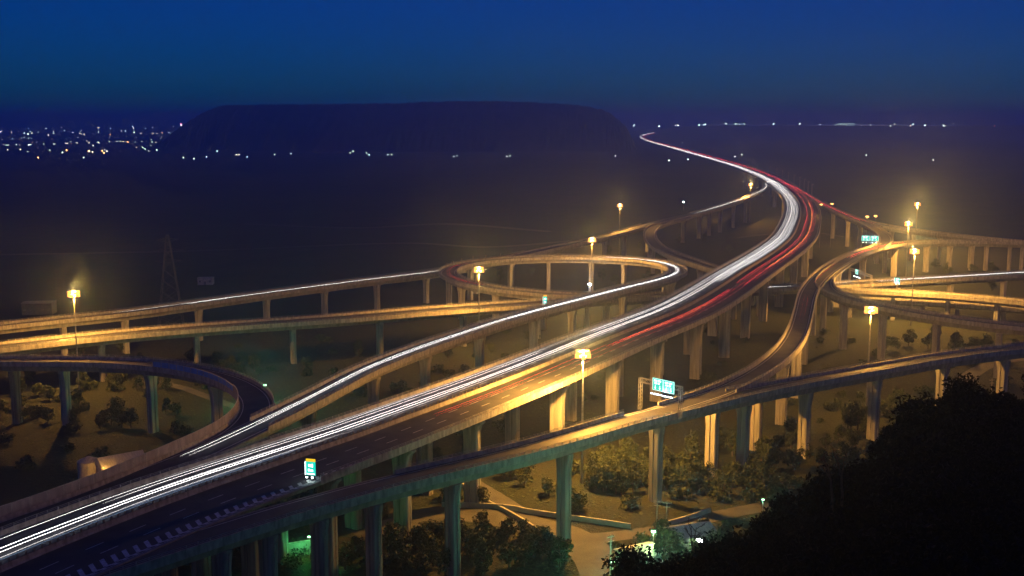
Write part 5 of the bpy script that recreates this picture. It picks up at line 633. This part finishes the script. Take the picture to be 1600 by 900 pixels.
# ------------------------------------------------------------------ gantries and signs
def gantry(a, b, zb, zt, boards, label, lamps=(), floodp=0):
    ax, ay = a; bx, by = b; cx, cy = (ax+bx)/2, (ay+by)/2; L = math.hypot(bx-ax, by-ay); rz = math.atan2(by-ay, bx-ax)
    r = empty('sign_gantry', (cx, cy, zb), rz); tag(r, label, 'sign gantry')
    h = zt-zb
    for s in (-1, 1):
        mb = MB()
        for u in (-.35, .35):
            for v in (-.35, .35): mb.box((s*L/2+u, v, h/2), (.13, .13, h))
        n = int(h/.9)
        for i in range(n):
            z0 = i*h/n; z1 = (i+1)*h/n
            for v in (-.35, .35): mb.tube([(s*L/2-.35, v, z0), (s*L/2+.35, v, z1)], .045, 4)
        mb.build('gantry_leg', M['steel'], r)
    mb = MB()
    for v in (-.35, .35):
        for z in (h-1.1, h): mb.box((0, v, z), (L+.8, .13, .13))
    n = int(L/1.1)
    for i in range(n):
        x0 = -L/2+i*L/n; x1 = -L/2+(i+1)*L/n
        for v in (-.35, .35): mb.tube([(x0, v, h-1.1 if i % 2 else h), (x1, v, h if i % 2 else h-1.1)], .05, 4)
        mb.box((x0, 0, h), (.08, .7, .08))
    mb.build('gantry_beam', M['steel'], r)
    for bx0, w, hh in boards:
        bd = MB().box((bx0, -.62, h-.6), (w, .12, hh)).build('sign_board', M['sign_green'], r)
        t = MB()
        def rect(x0, z0, x1, z1): t.box((bx0+(x0+x1)/2*w/2, -.70, h-.6+(z0+z1)/2*hh/2), (abs(x1-x0)*w/2, .02, abs(z1-z0)*hh/2))
        for e in (-1, 1): rect(-.96, e*.93-.02, .96, e*.93+.02); rect(e*.95-.02, -.9, e*.95+.02, .9)
        rect(-.7, .45, -.15, .72); rect(.0, .45, .6, .72); rect(-.6, .05, -.1, .3); rect(.05, .05, .35, .3)
        for ar in (-.45, .4):
            rect(ar-.04, -.55, ar+.04, -.1)
            n0 = len(t.v); 
            for yy in (-.71, -.69):
                t.v += [(bx0+(ar-.16)*w/2, yy, h-.6-.5*hh/2), (bx0+(ar+.16)*w/2, yy, h-.6-.5*hh/2), (bx0+ar*w/2, yy, h-.6-.82*hh/2)]
            t.f += [(n0, n0+1, n0+2), (n0+5, n0+4, n0+3)]
        t.build('lettering', M['sign_white'], bd)
    for lx in lamps:
        lm = MB(); lm.box((lx, -1.5, h-.6-2.4), (.4, .3, .2)); lm.build('sign_lamp', M['sign_lamp'], r)
    if lamps:
        MB().box(((min(lamps)+max(lamps))/2, -1.1, h-.6-2.52), (max(lamps)-min(lamps)+.8, 1.1, .06)).build('walkway', M['steel'], r)
        if floodp: point(r, (sum(lamps)/len(lamps), -1.6, h-2.2), floodp, (.6, .9, 1.), .4)
    return r
gantry(SPOT['gantry_a'], SPOT['gantry_b'], 23.6, 32.3, [(-.3, 3.6, 3.3), (3.4, 3.6, 3.3)], 'large sign gantry with two bright green direction boards over the nearest ramp', (-1.6, -.6, .5, 2.8, 3.8, 4.9), 1500)
gantry(SPOT['far_gantry_a'], SPOT['far_gantry_b'], 22.2, 30.3, [(-1.6, 4.6, 3.2), (3.6, 4.6, 3.2)], 'distant gantry with bluish green boards over the red lit ramp', (-3, -1, 2.5, 4.5), 1200)
gantry(SPOT['low_gantry_a'], SPOT['low_gantry_b'], 13.6, 20.5, [(-3.6, 3.8, 2.6)], 'low gantry with white lamps beneath the fork of the s-shaped ramp', (-5, -3.5, -1, 1.2, 3), 900)
def post_sign(x, y, z0, zc, w, h, rz, label, top=False, mat='sign_green'):
    r = empty('road_sign', (x, y, z0), rz); tag(r, label, 'road sign')
    hh = zc-z0
    MB().box((0, .15, hh/2), (.22, .22, hh)).build('sign_post', M['steel'], r)
    bd = MB().box((0, 0, hh), (w, .12, h)).build('sign_board', M[mat], r)
    if top: MB().box((0, 0, hh+h/2+.32), (w, .12, .6)).build('yellow_board', M['sign_yellow'], r)
    t = MB(); t.box((-w*.1, -.075, hh+h*.22), (w*.3, .02, h*.2)); t.box((w*.18, -.075, hh+h*.22), (w*.14, .02, h*.28)); t.box((-w*.2, -.075, hh-.12*h), (w*.18, .02, h*.2)); t.box((w*.1, -.075, hh-.15*h), (w*.3, .02, h*.16))
    t.box((0, -.075, hh-h*.4), (w*.8, .02, h*.1)); t.build('lettering', M['sign_white'], bd)
    for lx in (-w*.3, w*.3): MB().box((lx, -.7, hh-h/2-.25), (.3, .25, .2)).build('sign_lamp', M['sign_lamp'], r)
    MB().box((-w/2-.18, 0, hh), (.12, .4, h)).build('light_tube', M['sign_white'], r)
    point(r, (0, -1.2, hh-h/2), 22, (.8, 1., .95), .3)
post_sign(*SPOT['exit_sign'], 25.4, 28.0, 2.1, 2.9, -.25, 'white and green exit sign with yellow top standing at the edge of the wide motorway', True)
post_sign(*SPOT['loop_sign'], 17.5, 25, 1.5, 3.6, 0, 'narrow green and white sign inside the loop ramp', True)
post_sign(*SPOT['ramp_sign'], 13.5, 18.6, 2.6, 2.8, 0, 'small white lit sign above the bright yellow low ramp')

# ------------------------------------------------------------------ pylons, poles, buildings
def pylon(x, y, h, label):
    r = empty('power_pylon', (x, y, 0), .4); tag(r, label, 'pylon')
    mb = MB(); b = h*.13
    def wd(z): return b*(1-z/h)**1.0*.9+.55
    n = 9; zs = [h*(1-(1-i/n)**1.25) for i in range(n+1)]; zs[-1] = h
    for sx, sy in ((-1, -1), (1, -1), (1, 1), (-1, 1)):
        mb.tube([(sx*wd(z), sy*wd(z), z) for z in zs], .17, 4)
    cr = ((-1, -1), (1, -1), (1, 1), (-1, 1))
    for i in range(n):
        z0, z1 = zs[i], zs[i+1]
        for j in range(4):
            a, c = cr[j], cr[(j+1) % 4]
            mb.tube([(a[0]*wd(z0), a[1]*wd(z0), z0), (c[0]*wd(z1), c[1]*wd(z1), z1)], .09, 4)
            mb.tube([(c[0]*wd(z0), c[1]*wd(z0), z0), (a[0]*wd(z1), a[1]*wd(z1), z1)], .09, 4)
    mb.build('lattice_tower', M['dark_steel'], r)
    for z, l in ((h*.72, 6), (h*.83, 7), (h*.94, 5)):
        mb = MB()
        for s in (-1, 1): mb.tube([(0, 0, z+1), (s*l, 0, z)], .12, 4); mb.tube([(0, 0, z-1), (s*l, 0, z)], .1, 4)
        mb.build('cross_arm', M['dark_steel'], r)
pylon(*SPOT['pylon'], 46, 'tall lattice power pylon behind the left roads')
def utility(x, y, h, rz, label):
    r = empty('utility_pole', (x, y, 0), rz); tag(r, label, 'utility pole')
    MB().tube([(0, 0, 0), (0, 0, h)], .17, 7, .11).build('pole', M['steel'], r)
    mb = MB().box((0, 0, h-.5), (2.2, .12, .12)).box((0, 0, h-1.5), (1.6, .12, .12))
    for u in (-1, -.4, .4, 1): mb.tube([(u, 0, h-.44), (u, 0, h-.15)], .05, 5)
    mb.build('crossarm', M['steel'], r)
utility(*SPOT['pole_a'], 9.5, .5, 'tall pole at the bottom edge left of the lit house')
utility(*SPOT['pole_b'], 9, -.3, 'left one of two poles behind the grey roofed house')
utility(*SPOT['pole_c'], 9.5, -.2, 'right one of two poles behind the grey roofed house')
utility(*SPOT['pole_d'], 11, .1, 'pole beside the track above the dark hillside')
def building(name, x, y, rz, w, d, h, rh, wm, rm, label, cat='building', door=True):
    r = empty(name, (x, y, 0), rz); tag(r, label, cat)
    MB().box((0, 0, h/2), (w, d, h)).build('wall', M[wm], r)
    e = .35; W2, D2 = w/2+e, d/2+e
    n = [(-W2, -D2, h+.02), (W2, -D2, h+.02), (W2, D2, h+.02), (-W2, D2, h+.02), (-W2, 0, h+rh), (W2, 0, h+rh)]
    mesh_obj('roof', n, [(0, 1, 5, 4), (2, 3, 4, 5), (0, 4, 3), (1, 2, 5), (0, 3, 2, 1)], M[rm], r)
    k = max(2, int(w/2.6))
    for i in range(k):
        xx = -w/2+(i+.5)*w/k
        if door and i == k//2:
            MB().box((xx, -d/2-.03, 1.05), (1., .1, 2.1)).build('door', M['dark_steel'], r); continue
        wn = MB().box((xx, -d/2-.03, h*.55), (1.1, .08, 1.1)).build('window', M['dark_steel'], r)
        MB().box((xx, -d/2-.1, h*.55-.62), (1.3, .16, .08)).build('sill', M['wall'], wn)
    return r
building('house', *SPOT['house'], .35, 11, 8, 3.6, 1.6, 'wall', 'roof', 'grey pitched roof house at the foot of the dark hillside', 'house')
building('house', *SPOT['lit_house'], .5, 9, 7, 3.2, 1.2, 'wall', 'tin', 'low house lit green by the lamp beside it', 'house')
building('warehouse', -109.4, 302.3, SHED_ROT, 12, 10, 5.2, 2.6, 'wall', 'tin', 'warehouse with pale yellow lit roof behind the noise screen', 'warehouse')
building('white_shed', *SPOT['box'], .1, 9, 7, 4., .4, 'wall', 'wall', 'small white box shed alone on the dark plain at left', 'shed')
building('flat_building', *SPOT['flat'], .1, 15, 9, 6, .6, 'dark_steel', 'dark_steel', 'dark flat building behind the road at the left edge', 'building')
r = empty('storage_tank', (*SPOT['tank'], 0)); tag(r, 'round storage tank left of the yellow lit warehouse roof', 'tank')
MB().prism([(3*math.cos(a*math.pi/12), 3*math.sin(a*math.pi/12)) for a in range(24)], 0, 6).build('wall', M['roof'], r)
mb = MB(); n = 24; mb.v = [(3.1*math.cos(a*math.pi/12), 3.1*math.sin(a*math.pi/12), 6.01) for a in range(24)]+[(0, 0, 7.4)]; mb.f = [(i, (i+1) % 24, 24) for i in range(24)]+[tuple(reversed(range(24)))]
mb.build('roof', M['roof'], r)
r = empty('retaining_wall', (*SPOT['green_wall'], 0), .45); tag(r, 'green lit wall panels beneath the nearest ramp at bottom left', 'wall')
MB().box((0, 0, 1.6), (11, .4, 3.2)).build('wall', M['soil'], r)
MB().box((0, 0, 3.35), (11.4, .7, .25)).build('coping', M['parapet'], r)
small_lamp('yard_lamp', SPOT['green_wall'][0]+4.2, SPOT['green_wall'][1]-2.2, 0, 5.4, M['lamp_green'], 2200, (.12, 1., .3), 'green lamp at the end of the wall beneath the nearest ramp', None, .2, .25)

small_lamp('yard_lamp', -110.6, 292.6, 0, 6.6, M['sodium_small'], 3800, SODIUM, 'assumed yellow lamp on a pole in front of the warehouse', None, .2, .1)  # assumed lamp, its source unseen: added to put light on the warehouse roof
# ------------------------------------------------------------------ vegetation
def crown_mesh(rs, n, R_, Hc, z0, leaf, clumps):
    mb = MB(); cl = []
    for i in range(clumps):
        a = rs.uniform(0, 6.28); rr = R_*.75*math.sqrt(rs.random()); zc = z0+Hc*(.15+.8*rs.random())
        k = 1-abs((zc-z0)/Hc-.45)*.9
        cl.append((rr*math.cos(a)*k, rr*math.sin(a)*k, zc, R_*rs.uniform(.22, .42)))
    for i in range(n):
        cx, cy, cz, cr = rs.choice(cl)
        u = Vector((rs.gauss(0, 1), rs.gauss(0, 1), rs.gauss(0, .8))).normalized()*cr*(rs.random()**.35)
        c = Vector((cx, cy, cz))+u
        a = Vector((rs.gauss(0, 1), rs.gauss(0, 1), rs.gauss(0, 1))).normalized(); b = a.cross(Vector((rs.gauss(0, 1), rs.gauss(0, 1), rs.gauss(0, 1)))).normalized()
        l = leaf*rs.uniform(.6, 1.3)
        mb.poly([c-a*l, c-b*l*.5, c+a*l, c+b*l*.5])
    return mb
def trunk_mesh(rs, h, r0, R_):
    mb = MB(); mb.tube([(0, 0, -.3), (rs.uniform(-.1, .1), rs.uniform(-.1, .1), h*.5), (rs.uniform(-.3, .3), rs.uniform(-.3, .3), h)], r0, 6, r0*.4)
    for i in range(5):
        a = rs.uniform(0, 6.28); z = h*rs.uniform(.35, .8)
        mb.tube([(0, 0, z), (R_*.3*math.cos(a), R_*.3*math.sin(a), z+h*.16), (R_*.65*math.cos(a), R_*.65*math.sin(a), z+h*.3)], r0*.4, 5, r0*.12)
    return mb
def tree_kind(name, seed, n, R_, Hc, z0, leaf, clumps, mat):
    rs = random.Random(seed)
    t = trunk_mesh(rs, z0+Hc*.6, .12+R_*.045, R_).build('trunk', M['bark']); c = crown_mesh(rs, n, R_, Hc, z0, leaf, clumps).build('crown', mat)
    d = (t.data, c.data); bpy.data.objects.remove(t); bpy.data.objects.remove(c); return d
def plant_tree(name, kind, loc, s, rz, label, cat, group, zs=1.0):
    r = empty(name, loc, rz); r.scale = (s, s, s*zs); tag(r, label, cat, group)
    for nm, me in zip(('trunk', 'crown'), kind):
        o = bpy.data.objects.new(nm, me); C.objects.link(o); o.parent = r
    return r
kinds = [tree_kind('t', 20+i, 900, 2.7+.3*(i % 3), 5.+.6*(i % 2), .9, .34, 16+3*i, M['leaf']) for i in range(6)]
LANDMARKS = {'the pole of the brightest high mast lamp': MASTS[9], 'the mast lamp in front of the loop': MASTS[1], 'the mast lamp at the left edge': MASTS[0], 'the mast between the branch ramp and the nearest ramp': MASTS[8], 'the lowest of the three right mast lamps': MASTS[7],
 'the warehouse behind the noise screen': SPOT['shed'], 'the grey roofed house': SPOT['house'], 'the tall pole at the bottom edge': SPOT['pole_a'], 'the small green lane lamp': SPOT['lane_post'], 'the green lit wall under the nearest ramp': SPOT['green_wall'], 'the power pylon': SPOT['pylon'],
 'the green lamp by the tight curve': SPOT['green_post'], 'the large green gantry': SPOT['gantry_a'], 'the blue white lamp inside the loop': SPOT['white_lamp'], 'the low gantry under the fork': SPOT['low_gantry_a'], 'the pole beside the track': SPOT['pole_d'],
 'the channel wall': WALL_CHANNEL[2], 'the curved road wall': WALL_ROAD[5]}
for i_, t_ in enumerate(PIERS['front'][3:11]):
    f_ = at_t(FR['front'], t_); LANDMARKS['the %s tall pier from the left of the nearest ramp' % ORD[i_+3]] = (f_[0], f_[1])
def landmark_labels(items, noun, plural):
    by = {}
    for i, (x, y) in enumerate(items):
        k = min(LANDMARKS, key=lambda n: math.hypot(LANDMARKS[n][0]-x, LANDMARKS[n][1]-y)); by.setdefault(k, []).append((math.hypot(LANDMARKS[k][0]-x, LANDMARKS[k][1]-y), i))
    out = {}
    for k, L in by.items():
        L.sort()
        for j, (d, i) in enumerate(L):
            out[i] = ('%s %s to %s' % (noun, ('closest', 'second closest', 'third closest', 'fourth closest', 'fifth closest', 'sixth closest')[j], k) if j < 6 else '%s farther out around %s' % (noun, k), plural+' around '+k)
    return out
def on_road(x, y, m=.8):
    for nm, w, P in LOCAL:
        for (ax, ay), (bx, by) in zip(P, P[1:]):
            dx, dy = bx-ax, by-ay; t = max(0, min(1, ((x-ax)*dx+(y-ay)*dy)/(dx*dx+dy*dy)))
            if math.hypot(x-ax-t*dx, y-ay-t*dy) < w/2+m: return True
    return False
TREES = [q for q in TREES if not on_road(q[0], q[1], 1.6)]
TL = landmark_labels([t[:2] for t in TREES], 'leafy tree', 'trees')
for i, (x, y, v, s) in enumerate(TREES):
    plant_tree('tree', kinds[v], (x, y, 0), s, random.uniform(0, 6.28), TL[i][0], 'tree', TL[i][1], random.uniform(.8, 1.15))
bk = []
for i in range(4):
    rs = random.Random(70+i); o = crown_mesh(rs, 560, 1.8+.3*i, 1.7+.25*i, -.2, .27, 12+3*i).build('bush', M['leaf']); bk.append(o.data); bpy.data.objects.remove(o)
BUSHES = [q for q in BUSHES if not on_road(q[0], q[1], 1.5)]
BL_ = landmark_labels([t[:2] for t in BUSHES], 'low bush', 'bushes')
for i, (x, y, v, s) in enumerate(BUSHES):
    o = bpy.data.objects.new('bush', bk[v]); C.objects.link(o); o.location = (x, y, 0); o.scale = (s, s, s*.9); o.rotation_euler = (0, 0, random.uniform(0, 6.28))
    tag(o, BL_[i][0], 'bush', BL_[i][1])

# rough grass tufts and weeds over the lit ground (one mass)
def weeds():
    mb = MB(); rs = random.Random(9)
    for i in range(21000):
        y = 215+rs.random()**1.2*300; x = rs.uniform(-.45, .48)*y
        if math.sin(x*.11+3*math.sin(y*.05))+math.sin(y*.13+2*math.sin(x*.07)) < rs.uniform(-1.6, .9): continue
        if on_road(x, y, .5): continue
        for k in range(3):
            l = rs.uniform(.18, .5); a = rs.uniform(0, 6.28); dx, dy = math.cos(a)*l, math.sin(a)*l
            u, v = x+rs.uniform(-.6, .6), y+rs.uniform(-.6, .6); z = rs.uniform(.0, .25)
            mb.poly([(u-dx, v-dy, z), (u+dy*.7, v-dx*.7, z+l*rs.uniform(.1, .7)), (u+dx, v+dy, z+l*rs.uniform(0, .6)), (u-dy*.7, v+dx*.7, z+.1)])
    tag(mb.build('weeds', M['leaf']), kind='stuff')
weeds()

# wooded slope in front
def slope():
    mb = MB(); na, nd = 90, 34
    def ridge(a):
        if a <= SIL[0][0]: return None
        for (a0, d0, z0), (a1, d1, z1) in zip(SIL, SIL[1:]):
            if a0 <= a <= a1:
                f = (a-a0)/(a1-a0); return d0+(d1-d0)*f, z0+(z1-z0)*f
        return SIL[-1][1], SIL[-1][2]
    A0, A1 = -1.2, 1.2
    a_s = SIL[0][0]; d_s, z_s = SIL[0][1], SIL[0][2]
    for i in range(na+1):
        a = A0+(A1-A0)*i/na
        if a < a_s:
            f = max(0, 1-(a_s-a)/.12); dr = 60+(d_s-60)*f; zr = 30+(z_s-9-30)*f
        else:
            d_, z_ = ridge(a); dr, zr = d_, z_-9
        for j in range(nd+1):
            f = j/nd
            if f < .6: q = f/.6; D = 3+q*(dr-3); z = 91.5-D*((91.5-zr)/dr+(34/9)*(dr-D)/1750)
            else: q = (f-.6)/.4; D = dr+q*75; z = zr*(1-q)**1.2-1.5*q
            z += math.sin(a*31+D*.13)*1.0*min(1, D/60)*(f < .6)
            mb.v.append((D*math.sin(a), D*math.cos(a), z))
    k = nd+1
    for i in range(na):
        for j in range(nd): p = i*k+j; mb.f.append((p, p+k, p+k+1, p+1))
    mb.build('hillside', M['slope'], smooth=True)['kind'] = 'structure'
slope()
hk = [tree_kind('h', 120+i, 4200, 3.5+.5*(i % 3), 6.2+.8*(i % 2), 1.2, .27, 20+9*i, M['leaf_shaded']) for i in range(5)]
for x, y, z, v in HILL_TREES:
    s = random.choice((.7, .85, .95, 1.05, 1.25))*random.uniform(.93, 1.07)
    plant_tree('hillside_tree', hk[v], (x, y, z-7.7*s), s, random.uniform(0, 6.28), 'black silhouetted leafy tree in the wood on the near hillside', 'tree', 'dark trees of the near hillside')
BL = ['left bare dead tree standing out above the dark wood', 'right bare dead tree standing out above the dark wood', 'small bare tree beside the bright white lamp at the bottom']
for (base, tips), t in zip(BARE, BL):
    b = Vector(base); r = empty('bare_tree', (b.x, b.y, b.z-3)); tag(r, t, 'bare tree')
    T = [Vector(p)-b+Vector((0, 0, 3)) for p in tips]
    rs = random.Random(t); mb = MB().tube([(0, 0, -2), T[0]*.6+Vector((.1, 0, 0)), T[0], T[1]], .16, 6, .09)
    mb.build('trunk', M['bark'], r)
    mb = MB()
    def twig(p, q, w, n):
        mid = (p+q)/2+Vector((rs.uniform(-.15, .15), 0, rs.uniform(-.1, .15)))
        mb.tube([p, mid, q], w, 5, w*.45)
        if n:
            for _ in range(3):
                d = (q-p).length*rs.uniform(.35, .6); st = p.lerp(q, rs.uniform(.4, 1.))
                twig(st, st+Vector((rs.uniform(-1, 1), rs.uniform(-.5, .5), rs.uniform(-.2, 1.))).normalized()*d, w*.6, n-1)
    twig(T[1], T[2], .08, 2); twig(T[0], T[3], .08, 2); twig(T[0], T[4], .08, 2)
    mb.build('branches', M['bark'], r)

# ------------------------------------------------------------------ night haze: one closed box of even density, sky outside
hz = MB(); hz.box((0, 16700, 79), (52200, 34700, 160))
hm = bpy.data.materials.new('haze'); hm.use_nodes = True; nt = hm.node_tree
nt.nodes.remove(nt.nodes['Principled BSDF'])
pv = nt.nodes.new('ShaderNodeVolumePrincipled'); pv.inputs['Color'].default_value = (*HAZE_COLOR, 1); pv.inputs['Density'].default_value = HAZE_DENSITY; pv.inputs['Anisotropy'].default_value = HAZE_G
nt.links.new(pv.outputs[0], nt.nodes['Material Output'].inputs['Volume'])
h = hz.build('haze', hm); h['kind'] = 'stuff'
